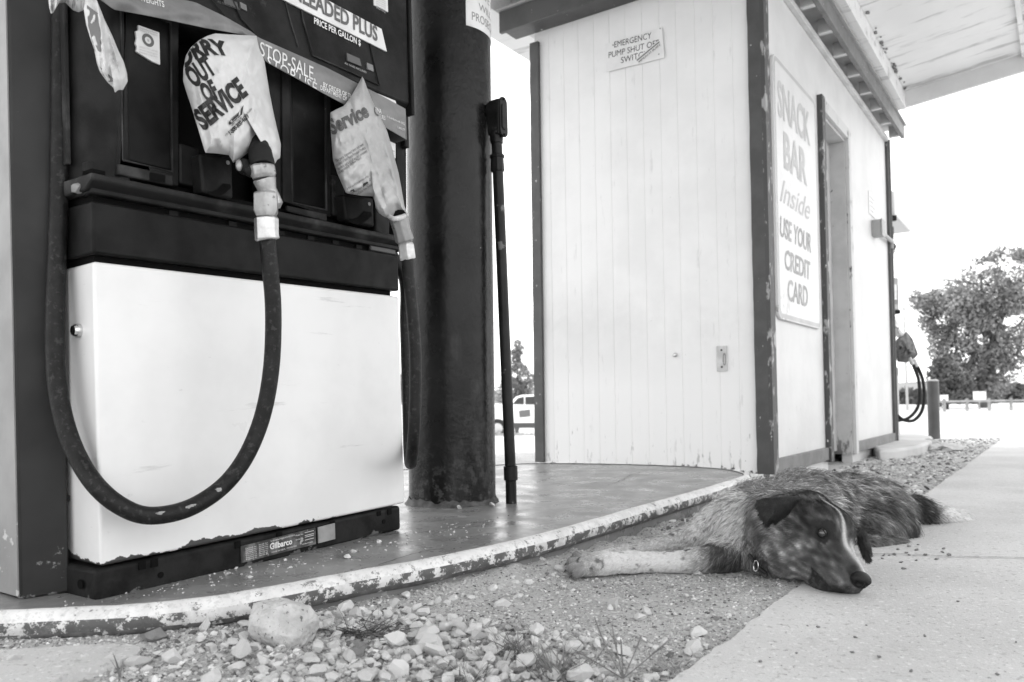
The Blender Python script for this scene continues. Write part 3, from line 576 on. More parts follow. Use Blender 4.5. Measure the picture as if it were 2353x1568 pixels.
# upper cabinet
zs = P(402, 434).z; zl = zs - .008
pu.part('cabinet', G().box((.03, .085, .79), (.835, .40, 1.72)), hole_black)
pu.part('shelf', G().prism([(-.012, -.022, zl), (-.012, -.022, zl - .012), (-.012, .004, zl - .028), (-.012, .10, zl - .028), (-.012, .10, zl)], (.868, 0, 0)), worn_plastic, bev=.003)
pu.part('rail', G().box((-.004, -.004, .7495), (.850, .05, .7625)).box((-.004, .012, .7626), (.85, .05, .778)), black_plastic, bev=.003)
pu.part('shelf_corner', G().ball((-.010, .03, zl - .02), (.008, .016, .010), 2, .4, 60), M_('worn_corner', .2, .5))
# bezel: curved left cheek, framed doors, pockets
g = G(); ck = [(-.004, .40), (-.004, .105), (.004, .06), (.02, .03), (.045, .006), (.056, 0), (.075, 0), (.075, .084), (.03, .084), (.03, .40)]
g.prism([(x, y, zl + .001) for x, y in ck], (0, 0, .62)); pu.part('cheek', g, black_plastic, bev=.004)
pu.part('cheek_rib', G().box((.010, .030, zl + .002), (.022, .05, zl + .035)).box((-.012, .06, zl + .03), (-.004, .075, zl + .5)), worn_plastic, bev=.002)
def frame_plate(name, outer, inner, n1, n0, mat):
    o_ = [P(*p, n1) for p in outer]; i_ = [P(*p, n1) for p in inner]
    fr = [Vector((p.x, -n1, p.z)) for p in o_ + i_]; bk = [Vector((p.x, -n0, p.z)) for p in o_ + i_]
    f = []
    for a in range(4):
        b = (a + 1) % 4; f += [(a, b, 4 + b, 4 + a), (8 + a, 12 + a, 12 + b, 8 + b), (a, 8 + a, 8 + b, b), (4 + a, 4 + b, 12 + b, 12 + a)]
    return pu.part(name, G().add(fr + bk, f), mat, bev=.003)
def dr(name, outer, inner, lowy):
    fr = frame_plate('door_frame', outer, inner, .002, -.06, black_plastic)
    d = pu.part(name, plate(inner, -.004, -.03), black_paint, bev=.003); return d
d1 = dr('panel_door', [(290, -40), (411, 0), (411, 430), (268, 404)], [(280, 10), (392, 52), (396, 393), (284, 366)], 0)
frame_plate('door_rim', [(277, 6), (395, 49), (399, 397), (281, 369)], [(280, 10), (392, 52), (396, 393), (284, 366)], .0035, -.002, worn_plastic)
d2 = dr('panel_door', [(648, 130), (760, 190), (760, 500), (650, 462)], [(669, 170), (748, 208), (750, 481), (674, 464)], 0)
frame_plate('door_rim', [(666, 166), (751, 206), (753, 485), (671, 467)], [(669, 170), (748, 208), (750, 481), (674, 464)], .0035, -.002, worn_plastic)
pu.part('divider_panel', plate([(612, 90), (647, 110), (649, 461), (616, 450)], -.004, -.06), black_plastic, bev=.003)
pu.part('door_sill', plate([(272, 376), (398, 402), (399, 428), (273, 402)], .006, -.004), worn_plastic, bev=.003)
pu.part('door_sill', plate([(660, 472), (752, 492), (752, 510), (661, 486)], .006, -.004), worn_plastic, bev=.003)
pu.part('sill_notch', plate([(345, 396), (380, 403), (380, 420), (345, 414)], .0075, .002), hole_black)
pu.part('post', plate([(905, 230), (934, 250), (936, 552), (905, 540)], .0, -.08), black_plastic, bev=.004)
pu.part('post_door', plate([(911, 320), (928, 330), (930, 540), (912, 534)], .004, -.01), black_paint, bev=.003)
# nozzle boots
for a_, b_, sw in ((((459, 353), (534, 360), (537, 458), (466, 441)), ((414, 329), (458, 341), (459, 433), (414, 421)), (470, 440)), (((790, 446), (859, 455), (861, 522), (796, 505)), ((764, 400), (790, 410), (796, 506), (766, 494)), (800, 500))):
    b = pu.part('nozzle_boot', plate(a_, .035, .0), black_plastic, bev=.006, seg=3)
    pu.part('boot_side', plate(b_, .006, -.05), black_plastic, b, bev=.004)
    x1, y1 = a_[1]; p = P(x1 - 10, y1 + 14, .036); pu.part('rivet_hole', G().tube([(p.x, -.0352, p.z), (p.x, -.0362, p.z)], .0045, 10), grey_metal, b)
    x2, y2 = a_[2]; sw_ = [(x2 - 62, y2 - 13), (x2 - 38, y2 - 22), (x2 - 24, y2 - 36), (x2 - 8, y2 - 34), (x2 - 6, y2 - 26), (x2 - 22, y2 - 12), (x2 - 40, y2 - 6)]
    pu.part('boot_mouth', plate(sw_, .0365, .034), hole_black, b)
pu.part('boot_side', plate([(862, 462), (898, 478), (896, 545), (862, 534)], .02, -.03), black_plastic, bev=.006, seg=3)
pu.part('pocket_knob', G().ball(P(797, 262, -.02) + Vector((0, .0, 0)), (.016, .03, .016), 2), black_plastic)
# head with price windows
zb = P(928, 232, .03).z
hd = pu.part('head', G().prism([(-.002, -.026, zb), (-.002, .0, zb - .02), (-.002, .083, zb - .02), (-.002, .083, 1.72), (-.002, -.030, 1.72)], (.862, 0, 0)), black_plastic, bev=.004)
pu.part('head_side', G().box((.861, -.034, zb - .03), (.873, .20, 1.72)).box((.845, -.02, P(930, 345, 0).z), (.862, .08, zb - .031)), black_paint, bev=.003)
NH = .0285
def hp(x, y, n=NH): p = P(x, y, n); return Vector((p.x, -n, p.z))
def hline(pts, w=.0022, n=NH + .001): return G().tube([hp(x, y, n) for x, y in pts], w, 6)
pu.part('window_rim', hline([(692, 15), (696, 44), (719, 128), (794, 161), (871, 196), (861, 150), (850, 101)]), worn_plastic, hd)
pu.part('window_rim', hline([(520, -30), (555, 44), (592, 84)]).tube([hp(x, y, NH + .001) for x, y in ((470, -20), (520, 40))], .0012, 6), worn_plastic, hd)
pu.part('window_rim', hline([(655, 0), (668, 50), (686, 108)], .0016), worn_plastic, hd)
pu.part('display_window', plate([(797, 122), (827, 135), (831, 153), (799, 140)], NH + .002, NH - .004), M_('lcd_grey', .075, .25), hd)
pu.part('display_window', plate([(843, 144), (857, 150), (859, 165), (845, 159)], NH + .002, NH - .004), M_('lcd_pale', .16, .3), hd)
pu.part('display_window', plate([(512, -8), (545, 6), (548, 20), (516, 8)], NH + .002, NH - .004), M_('lcd_grey', .05, .25), hd)
pu.part('display_window', plate([(551, 4), (566, 12), (568, 26), (554, 19)], NH + .002, NH - .004), M_('lcd_pale', .12, .3), hd)
def htext(s, a, b, cap, n, mat, name='lettering', parent=None, **k):
    A, B = hp(*a, n), hp(*b, n); ex = (B - A).normalized(); up = (Vector((0, 0, 1)) - ex * ex.z).normalized()
    return pu.part(name, put_text(G(), s, A, B, up, cap, **k), mat, parent or hd)
htext('PRICE PER GALLON $', (722, 54), (829, 106), .0155, NH + .002, letter_white, bold=.02)
htext('ALL TAXES INCLUDED', (792, 147), (842, 169), .005, NH + .002, ink_pale)
htext('ALL TAXES INCLUDED', (500, 6), (552, 24), .0045, NH + .002, ink_grey)
tA, tB = hp(694, 6, .0332), hp(868, 95, .0332); tex = (tB - tA).normalized(); tL = (tB - tA).length * 1.235; tA = tB - tex * tL
br, tr_ = hp(889, 119, .032), hp(877, 67, .032); lb = [br - tex * (tL + .05), br, tr_, tr_ - tex * (tL + .04)]
lbo = pu.part('grade_label', G().prism(lb, (0, .004, 0)), paper, hd)
tup = (Vector((0, 0, 1)) - tex * tex.z).normalized(); pu.part('lettering', put_text(G(), 'UNLEADED PLUS', tA, tB, tup, .0385, bold=.028), ink_grey, lbo)
pu.part('top_sticker', plate([(858, -40), (890, -20), (892, 28), (860, 12)], NH + .002, NH - .003), paper, hd)
for k in range(6): htext('Warning', (864, -6 + k * 5), (886, 5 + k * 5), .004, NH + .003, ink_pale)
# stickers low on the front
st1 = [(318, 58), (366, 75), (368, 149), (349, 141), (313, 118), (315, 108), (311, 100), (314, 88), (312, 72), (318, 70)]
so_ = pu.part('sticker', plate(st1, .0008, -.0035), paper, d1)
def ftext(s, a, b, cap, n, mat, parent, **k):
    A, B = P(*a, n), P(*b, n); A.y = B.y = -n; ex = (B - A).normalized(); up = (Vector((0, 0, 1)) - ex * ex.z).normalized()
    return pu.part('lettering', put_text(G(), s, A, B, up, cap, **k), mat, parent)
c_ = P(340, 93, .001); g = G(); r_ = .0125
vs = [(c_.x + rr * math.cos(t), -.0014, c_.z + rr * math.sin(t)) for rr in (r_, r_ * .52) for t in np.linspace(0, 2 * math.pi, 33)[:-1]]
g.add(vs, [(i, (i + 1) % 32, 32 + (i + 1) % 32, 32 + i) for i in range(32)]); pu.part('seal', g, ink_grey, so_)
ftext('W', (338.5, 96), (343, 97.5), .006, .0014, ink_grey, so_)
for s, y, cp in (('Registration & Permits', 68, .0033), ('Weights & Measures', 73, .0033)): ftext(s, (322, y - 2), (362, y + 11), cp, .0014, ink_pale, so_)
for s, y in (('(602) 771-4920', 109), ('www.azda.gov', 115), ('Department of Agriculture', 121)): ftext(s, (320, y), (362, y + 12), .0034, .0014, ink_pale, so_)
s2 = pu.part('sticker', plate([(867, 215), (909, 232), (913, 250), (869, 231)], .034, .028), paper, hd); ftext('License  Certified', (871, 230), (908, 244), .005, .0344, ink_pale, s2)
s3 = pu.part('sticker', plate([(890, 322), (909, 331), (909, 364), (893, 358)], .012, .0), paper); ftext('State', (894, 345), (907, 350), .005, .0124, ink_grey, s3)
for k in range(3): ftext('of weights', (894, 349 + 5 * k), (907, 354 + 5 * k), .003, .0124, ink_pale, s3)
# side column (hose mast) at the pump's left
B_ = PI @ igp(47, 1379); bxm = Matrix.Identity(4)
q0 = PI @ (igp(47, 1379)); xa, ya = q0.x, q0.y
ya = .118
sc_ = pu.part('side_column', G().prism([(xa, q0.y, q0.z), (-.0015, .1035, q0.z), (-.0015, .44, q0.z), (xa + .012, .44, q0.z)], (0, 0, 2.2)), column_grey, bev=.004)
pu.part('side_face', G().prism([(xa - .0025, q0.y + .004, q0.z + .006), (xa + .0002, q0.y + .004, q0.z + .006), (xa + .0115, .436, q0.z + .006), (xa + .009, .436, q0.z + .006)], (0, 0, 2.19)), edge_grey, sc_)  # thin sheet that gives the column's left face a paler grey
for y_, in ((1145,), (1350,)): p = PI @ onplane(156, y_, PM @ Vector((0, ya, 0)), PN); pu.part('screw', G().tube([(p.x, ya, p.z), (p.x, ya - .003, p.z)], .006, 10), column_grey, sc_)

# ---- hoses, swivels and nozzles
def segs(path, tol=None): return [pv(x, y, n) for x, y, n in path]
hose1 = smooth_path(segs([(613, 540, .135), (621, 620, .135), (627, 690, .132), (628, 760, .13), (624, 840, .125), (612, 920, .12), (592, 990, .112), (560, 1058, .105), (515, 1115, .095), (455, 1158, .085), (395, 1180, .075), (330, 1184, .06), (272, 1160, .045), (220, 1115, .02), (178, 1050, -.02), (148, 970, -.05), (131, 880, -.07), (126, 780, -.08), (128, 680, -.085), (132, 560, -.09), (136, 420, -.09), (138, 250, -.09), (139, 60, -.09), (139, -120, -.09), (139, -260, -.09)]), 6)
h1 = pu.part('hose', G().tube(hose1, .0163, 20), rubber)
scf = M_('scuff', .33, .8)
for k in (50, 56, 57, 63): p = hose1[k]; pu.part('scuff_mark', G().ball(p + Vector((0, -.0148, .006)), (.005 + .006 * rng.random(), .0018, .002 + .002 * rng.random()), 3, 1.1, 260), scf, h1)
hose2 = smooth_path(segs([(936, 590, .14), (941, 650, .142), (948, 720, .145), (954, 800, .147), (955, 880, .145), (953, 960, .14), (949, 1020, .125), (945, 1058, .09), (942, 1062, .05), (939, 1020, .01), (937, 940, -.01), (934, 840, -.02), (931, 740, -.03), (928, 640, -.04)]) + [Vector((W + .02, .06, .80)), Vector((W + .02, .06, 1.0))], 6)
pu.part('hose', G().tube(hose2, .0150, 18), rubber)
def fitting(name, path, radii, mat, parent, seg=18, n=.13, bev_=0):
    return pu.part(name, G().tube([pv(x, y, n) for x, y in path], radii, seg), mat, parent, bev=bev_)
nz1 = pu.part('nozzle', G().tube(smooth_path([pv(552, 230, .03), pv(572, 290, .06), pv(592, 335, .100), pv(598, 355, .117), pv(603, 384, .128)], 4), [.016] * 4 + [.018] * 4 + [.022] * 3 + [.024] * 3 + [.0252, .0255, .0235], 20), black_plastic)
pu.part('lever_guard', G().tube(smooth_path([pv(560, 375, .10), pv(575, 395, .115), pv(592, 380, .125)], 5), .012, 10).ball(pv(563, 384, .10), (.022, .016, .017), 2), black_plastic, nz1)
pu.part('lever_tip', G().ball(pv(549, 380, .105), (.007, .007, .012), 2), alloy, nz1)
fitting('swivel_nut', [(601.5, 379), (602, 383), (605, 401), (606.5, 410)], [.0215, .0262, .0262, .0225], alloy, nz1, 10, .13, .0012)
fitting('swivel_body', [(606, 409), (608, 414), (614, 436), (620, 452), (626, 470), (628, 481)], [.0215, .023, .0185, .0195, .0215, .014], alloy, nz1, 16, .128)
fitting('swivel_coupling', [(610, 441), (610.5, 447), (611, 486), (612, 499)], [.021, .0258, .0262, .021], M_('brass_grey', .42, .4, .3, 25, metal=.55, spots=[dict(val=.15, s=60, t=.62, w=.06)]), nz1, 6, .14, .002)
fitting('ferrule', [(611.5, 499), (612, 503), (613, 540), (614, 549), (614.5, 552)], [.020, .0242, .0238, .0245, .022], alloy_bright, nz1, 8, .138, .0015)
nz2 = pu.part('nozzle', G().tube(smooth_path([pv(850, 330, .05), pv(885, 420, .08), pv(912, 486, .118), pv(917, 500, .130)], 4), [.018] * 4 + [.018] * 4 + [.018] * 4 + [.0205], 18), black_plastic)
fitting('swivel_body', [(914, 496), (917, 505), (924, 532), (930, 552), (932, 560)], [.0215, .0232, .0215, .0235, .0165], M_('swivel_grey', .22, .42, .3, 20, metal=.3, spots=[dict(val=.08, s=40, t=.6, w=.05)]), nz2, 8, .136, .002)
fitting('ferrule', [(932, 558), (933, 564), (936, 592), (937, 597)], [.018, .0215, .0222, .021], alloy_bright, nz2, 6, .138, .0015)

# ------------------------------------------------------------------ plastic bags over the nozzles
def in_hull(pts, m):
    n = len(pts); out = []
    L = [0]
    for i in range(n): L.append(L[-1] + (Vector(pts[(i + 1) % n]) - Vector(pts[i])).length)
    for k in range(m):
        s = L[-1] * k / m; i = max(j for j in range(n) if L[j] <= s + 1e-9); t = (s - L[i]) / (L[i + 1] - L[i] + 1e-9)
        a, b = pts[i], pts[(i + 1) % n]; out.append((lerp(a[0], b[0], t), lerp(a[1], b[1], t)))
    return out
def bag_mesh(outline, centre, depth, bulge, creases, seed):
    """front and back skins of a bag: rings from the seen outline to its centre, bulging forward with creases"""
    o_ = in_hull(outline, 150); g = G(); K = 30; fr = []
    for k in range(K + 1):
        t = 1 - k / K
        for x, y in o_:
            px, py = lerp(centre[0], x, t), lerp(centre[1], y, t)
            n = depth(px, py) + bulge * (1 - t ** 2.6) ** .75
            if 0 < k: n += creases(px, py) * min(1, k / 4)
            n += (.005 * nz((px * .035, py * .02, seed)) + .0035 * nz((px * .09, py * .05, seed + 5)) + .009 * (.35 - abs(nz((px * .030 + py * .012, py * .022, seed + 9)))) + .006 * (.3 - abs(nz((px * .07, py * .05 - px * .03, seed + 2))))) * min(1, k / 3)
            fr.append(pv(px, py, n))
    bk = []
    for k in range(1, 7):
        t = 1 - k / 6
        for x, y in o_: px, py = lerp(centre[0], x, t), lerp(centre[1], y, t); bk.append(pv(px, py, depth(px, py) - .018 * (1 - t * t) - .001))
    m = len(o_); f = []
    for k in range(K): f += [(k * m + i, k * m + (i + 1) % m, (k + 1) * m + (i + 1) % m, (k + 1) * m + i) for i in range(m)]
    b = len(fr)
    f += [(i, b + i, b + (i + 1) % m, (i + 1) % m) for i in range(m)]
    for k in range(5): f += [(b + k * m + i, b + (k + 1) * m + i, b + (k + 1) * m + (i + 1) % m, b + k * m + (i + 1) % m) for i in range(m)]
    return g.add(fr + bk, f), BVHTree.FromPolygons([tuple(v) for v in fr], f[:K * m])
PC = PI @ CAM
def stick(bvh, p, lift):
    d = (p - PC).normalized(); h = bvh.ray_cast(PC, d)
    return None if h[0] is None else h[0] - d * lift
def bag_text(bvh, items, lift=.0022):
    """printed lettering: laid on the bag skin from the front"""
    g = G()
    for it in items:
        s, a, b, cap = it[:4]; k = it[4] if len(it) > 4 else {}; curve = k.pop('arc', 0); shp = k.pop('sk', 0)
        A, B = pv(*a, .1), pv(*b, .1); L = (B - A).length; ex = (B - A) / L; up = Vector((-ex.z, 0, ex.x))
        if up.z < 0: up = -up
        v, f = text_geo(s, L, cap, sub=.004, **k); pts = []
        for x, y in v:
            p = A + ex * (x + shp * y) + up * (y - curve * (x - L / 2) ** 2 / L); pts.append(stick(bvh, p, lift))
        g.add([q if q is not None else Vector((0, 0, 0)) for q in pts], [q for q in f if all(pts[i] is not None for i in q)])
    return g
def clean(g):                                     # drop letter points that fell off the bag
    used = sorted({i for q in g.f for i in q}); mp = {u: k for k, u in enumerate(used)}
    h = G(); h.v = [g.v[u] for u in used]; h.f = [tuple(mp[i] for i in q) for q in g.f]; return h
z6 = lambda x, y: ((400 + x / 4.356) * .9412, (60 + y / 4.356) * .9412)
out1 = [z6(*p) for p in ((205, 600), (208, 470), (235, 330), (290, 240), (380, 165), (470, 118), (545, 96), (660, 104), (985, 121), (1015, 250), (1070, 390), (1125, 730), (1170, 960), (1245, 1275), (1238, 1420), (1205, 1440), (1172, 1500), (1150, 1330), (1118, 1180), (1165, 1136), (1085, 1148), (1000, 1230), (910, 1350), (800, 1440), (742, 1476), (690, 1390), (560, 1372), (440, 1366), (400, 1230), (360, 1100), (300, 900), (230, 690))]
cr1 = lambda x, y: (.010 * math.exp(-(((x - 510) * .93 + (y - 330) * -.36) / 9) ** 2) * sstep(270, 340, y) - .010 * math.exp(-(((x - 470) * .8 - (y - 300) * -.25) / 14) ** 2) * sstep(230, 300, y) + .007 * math.exp(-((x - 618 - (y - 200) * .17) / 7) ** 2) + .006 * math.exp(-((x - 455 - (y - 200) * .25) / 6) ** 2) * sstep(160, 220, y))
b1 = Thing('plastic_bag', 'white plastic bag printed SORRY OUT OF SERVICE pulled over the left pump nozzle', 'plastic bag', PM)
g, bv1 = bag_mesh(out1, (540, 225), lambda x, y: .045 + .045 * sstep(120, 380, y) - .02 * sstep(470, 420, x), .055, cr1, 3)
bs1 = b1.part('bag_skin', g, bag_plastic)
Z6 = lambda s, a, b, cap, **k: (s, z6(*a), z6(*b), cap, k)
bold = dict(bold=.035)
b1.part('lettering', clean(bag_text(bv1, [
    Z6('SORRY', (80, 470), (668, 228), .029, bold=.05, arc=.55), Z6('OUT', (318, 672), (560, 505), .036, bold=.05), Z6('OF', (455, 832), (600, 765), .0345, bold=.05),
    Z6('SERVICE', (418, 1125), (896, 735), .0375, bold=.05), Z6('1-800-800-4629', (712, 1178), (910, 985), .0085, bold=.03), Z6('P.O. BOX 4284 FT. WORTH, TX 76106-0284', (664, 1192), (942, 902), .0038),
    Z6('Quality Pump Parts', (722, 1078), (835, 990), .0045)])), ink, bs1)
lg = [z6(*p) for p in ((695, 1035), (735, 985), (800, 930), (848, 858), (832, 960), (700, 1072), (690, 1050))]
g = G(); inn = [(lerp(769, x, .72), lerp(0, y, 1)) for x, y in []]
cxl = sum(p[0] for p in lg) / 7; cyl_ = sum(p[1] for p in lg) / 7; li = [(lerp(cxl, x, .72), lerp(cyl_, y, .72)) for x, y in lg]
def lay(bvh, pts, lift=.0025):
    out = []
    for x, y in pts: p = pv(x, y, .1); out.append(stick(bvh, p, lift) or p)
    return out
g.add(lay(bv1, lg) + lay(bv1, li), [(i, (i + 1) % 7, 7 + (i + 1) % 7, 7 + i) for i in range(7)]); g.add(lay(bv1, [(lerp(cxl, x, .5), lerp(cyl_, y, .5)) for x, y in lg]), [tuple(range(7))])
b1.part('emblem', g, ink, bs1)
z7 = lambda x, y: ((760 + x / 3.136) * .9412, (160 + y / 3.136) * .9412)
out2 = [z7(*p) for p in ((390, 85), (335, 185), (290, 260), (250, 310), (195, 335), (145, 362), (146, 450), (150, 520), (158, 620), (165, 720), (200, 830), (235, 910), (265, 978), (380, 998), (470, 1002), (488, 1050), (492, 1090), (515, 1130), (570, 1165), (618, 1166), (640, 1150), (726, 1140), (728, 1105), (715, 1085), (690, 940), (670, 830), (625, 660), (580, 500), (520, 380), (470, 280), (430, 180), (405, 110))]
cr2 = lambda x, y: (.012 * math.exp(-((x - 900 - (y - 380) * .27) / 7) ** 2) + .004 * math.sin(x * .12 + y * .11) * sstep(330, 440, y) + .004 * math.exp(-((x - 840 - (y - 400) * .5) / 6) ** 2) * sstep(380, 440, y) - .005 * math.exp(-((x - 862 - (y - 400) * .35) / 6) ** 2))
b2 = Thing('plastic_bag', 'crumpled grey plastic bag printed Service in a pointed hood over the right pump nozzle', 'plastic bag', PM)
g, bv2 = bag_mesh(out2, (848, 350), lambda x, y: .055 + .065 * sstep(200, 500, y), .05, cr2, 9)
bs2 = b2.part('bag_skin', g, bag_thin)
Z7 = lambda s, a, b, cap, **k: (s, z7(*a), z7(*b), cap, k)
b2.part('lettering', clean(bag_text(bv2, [Z7('Service', (158, 530), (447, 385), .034, bold=.045), Z7('C', (470, 350), (512, 395), .03, bold=.02),
    Z7('This pump dispensed does not meet', (190, 745), (403, 610), .0068), Z7('the State of New Mexico Petroleum Products', (195, 775), (418, 636), .0068), Z7('Standards and is out of use until corrections', (205, 805), (430, 662), .0068), Z7('are approved by the New Mexico', (210, 832), (385, 712), .0068),
    Z7('further use is a misdemeanor of the', (275, 955), (440, 855), .0060), Z7('State Petroleum Services', (300, 995), (440, 912), .0060), Z7('Las Cruces New Mexico', (345, 1000), (465, 920), .0060)])), ink_grey, bs2)
g = G(); bar = [z7(*p) for p in ((272, 968), (320, 950), (400, 905), (450, 862), (453, 885), (400, 930), (330, 968), (280, 985))]
q = lay(bv2, bar, .0016); g.add(q, [(0, 1, 6, 7), (1, 2, 5, 6), (2, 3, 4, 5)]); b2.part('printed_bar', g, ink, bs2)
b2.part('tie_rim', G().tube(smooth_path([pv(x, y, n) for x, y, n in ((893, 497, .11), (905, 503, .165), (922, 500, .168), (934, 494, .13))], 6), .006, 8), bag_plastic, bs2)

# ------------------------------------------------------------------ STOP-SALE tape across the pump head
tp = Thing('warning_tape', 'grey printed STOP-SALE tape stretched and sagging across the pump head', 'tape', PM)
upper = [(215, -60), (330, -22), (450, 6), (520, 40), (579, 74), (593, 86), (670, 120), (751, 156), (867, 215), (931, 250)]
lower = [(205, -20), (262, 22), (350, 38), (414, 52), (470, 64), (560, 80), (613, 143), (690, 185), (755, 221), (791, 240), (870, 284), (934, 321)]
def along(pl, m):
    L = [0]
    for i in range(len(pl) - 1): L.append(L[-1] + math.dist(pl[i], pl[i + 1]))
    out = []
    for k in range(m):
        s = L[-1] * k / (m - 1); i = min(len(pl) - 2, max(j for j in range(len(pl)) if L[j] <= s + 1e-9)); t = (s - L[i]) / (L[i + 1] - L[i]); out.append((lerp(pl[i][0], pl[i + 1][0], t), lerp(pl[i][1], pl[i + 1][1], t)))
    return out
m = 90; ua, la = along(upper, m), along(lower, m); g = G(); vs = []; K = 9
def tape_n(x, y): return .044 + .006 * nz((x * .02, y * .05, 2)) + .004 * nz((x * .06, y * .02, 8)) * (1 if x < 590 else .3)
for k in range(m):
    for j in range(K): t = j / (K - 1); x, y = lerp(ua[k][0], la[k][0], t), lerp(ua[k][1], la[k][1], t); vs.append(pv(x, y, tape_n(x, y) + .004 * math.sin(t * math.pi)))
fs = [(k * K + j, (k + 1) * K + j, (k + 1) * K + j + 1, k * K + j + 1) for k in range(m - 1) for j in range(K - 1)]
b = len(vs); vs += [v + Vector((0, .0015, 0)) for v in vs]; fs += [tuple(b + i for i in q[::-1]) for q in fs]
end = pv(936, 250, .04); wrap = [Vector((.885, .03, 0)), Vector((.885, .16, 0))]
g.add(vs, fs); ts = tp.part('strip', g, tape_grey); bvt = BVHTree.FromPolygons([tuple(v) for v in vs], fs[:len(fs) // 2])
e = [pv(931, 250, .046), pv(934, 321, .046)]; tp.part('strip_end', G().prism([e[0], e[1], e[1] + Vector((.002, .12, .0)), e[0] + Vector((.002, .12, 0))], (.0015, 0, 0)), tape_grey)
z2 = lambda x, y: ((500 + x / 2.613) * .9412, y / 2.613 * .9412)
Z2 = lambda s, a, b, cap, **k: (s, z2(*a), z2(*b), cap, k)
tp.part('lettering', clean(bag_text(bvt, [Z2('STOP-SALE,', (352, 352), (706, 518), .031, bold=.004), Z2('STOP USE', (395, 425), (712, 600), .026), Z2('BY ORDER OF THE ARIZ', (756, 552), (1010, 662), .0105, bold=.012), Z2('DEPARTMENT OF AGRICULT', (738, 572), (1010, 694), .0105, bold=.012),
    Z2('ONA', (1086, 712), (1128, 728), .012, bold=.01), Z2('WEIGHTS AND MEASURES', (990, 700), (1152, 768), .0105, bold=.01), Z2('In accordance with A.R.S.', (1162, 748), (1276, 800), .0062), Z2('1-800-277', (1230, 820), (1278, 838), .006),
    ('WEIGHTS', (322, 2), (378, 17), .011, dict(bold=.01))])), letter_white, ts)

# torn bag scrap hanging from the top of the pump
z1 = lambda x, y: (x * .3001, y * .3001)
tb = Thing('torn_plastic_scrap', 'torn twisted white plastic scrap hanging down at the top left of the pump', 'plastic scrap', PM)
o3 = [z1(*p) for p in ((640, -180), (650, 20), (640, 70), (660, 190), (690, 290), (722, 380), (740, 480), (762, 545), (800, 600), (832, 640), (868, 672), (880, 712), (905, 690), (942, 690), (978, 625), (972, 560), (950, 480), (905, 385), (860, 275), (800, 150), (740, 0), (700, -180))]
g, bv3 = bag_mesh(o3, z1(800, 260), lambda x, y: .10, .022, lambda x, y: .010 * math.exp(-((x - 231 - (y - 60) * .12) / 5) ** 2) + .006 * math.exp(-((x - 255 - (y - 90) * .28) / 4) ** 2), 21)
sk = tb.part('scrap_skin', g, bag_plastic)
g = G(); g.add(lay(bv3, [z1(*p) for p in ((665, 40), (762, 110), (768, 250), (768, 400), (728, 395), (700, 300), (675, 200))], .0016), [(0, 1, 2, 6), (6, 2, 5), (5, 2, 3, 4)]); g.add(lay(bv3, [z1(*p) for p in ((765, 512), (865, 600), (866, 628), (830, 628), (790, 580))], .0016), [tuple(range(5))])
tb.part('grey_patch', g, M_('patch_grey', .12, .5), sk)  # dark grey areas along the scrap's left edge and lower end
o4 = [z1(*p) for p in ((360, -200), (372, 20), (376, 60), (392, 108), (408, 100), (405, 60), (440, 28), (500, 20), (560, 80), (600, 96), (640, 78), (655, 20), (640, -200))]
g, _ = bag_mesh(o4, z1(500, -60), lambda x, y: .02, .03, lambda x, y: .006 * math.sin(x * .4), 31); tb.part('scrap_skin', g, bag_plastic)
# ------------------------------------------------------------------ the dog: one continuous skin grown from joined limbs
DG = -.078
class Prim: pass
prims = []
def prim(a, b, ra, rb, k=.03, flow=(1, .5, -.2), ln=.03, col=.08, sq=None):
    q = Prim(); q.a = np.array(a, float); q.b = np.array(b, float); q.ra, q.rb, q.k = ra, rb, k
    fl = np.array(flow, float); q.flow = fl / np.linalg.norm(fl); q.ln, q.col, q.sq = ln, col, sq; prims.append(q); return q
def A3(x, y, Y): return np.array(at(x, y, Y))
BF = (.80, .45, -.15)
# trunk
prim(A3(1742, 1185, 2.34), A3(1850, 1172, 2.46), .098, .108, .05, BF, .034, .22)
prim(A3(1850, 1172, 2.46), A3(1960, 1168, 2.58), .108, .098, .05, BF, .033, .17)
prim(A3(1960, 1168, 2.58), A3(2020, 1168, 2.62), .098, .092, .05, (.8, .4, -.4), .033, .15)
prim(A3(2000, 1215, 2.46), A3(2045, 1196, 2.50), .060, .068, .04, (.5, .1, -.8), .030, .13)     # near thigh
prim(A3(2075, 1222, 2.46), A3(1985, 1248, 2.36), .036, .030, .03, (.4, -.3, -.8), .020, .07)     # hind shank
prim(A3(2000, 1252, 2.31), A3(2070, 1250, 2.36), .026, .022, .02, (.6, .2, -.5), .014, .13)
# chest, neck and ruff
prim(A3(1700, 1215, 2.26), A3(1735, 1240, 2.18), .085, .080, .05, (.1, .3, -.8), .026, .66)
prim(A3(1735, 1195, 2.26), A3(1800, 1205, 2.06), .085, .076, .05, (-.3, .6, -.5), .034, .24)
prim(A3(1800, 1205, 2.06), A3(1850, 1200, 1.95), .074, .064, .04, (-.6, .6, -.4), .024, .10)
prim(A3(1755, 1262, 2.08), A3(1800, 1290, 1.96), .062, .045, .05, (-.25, -.1, -1), .042, .22)
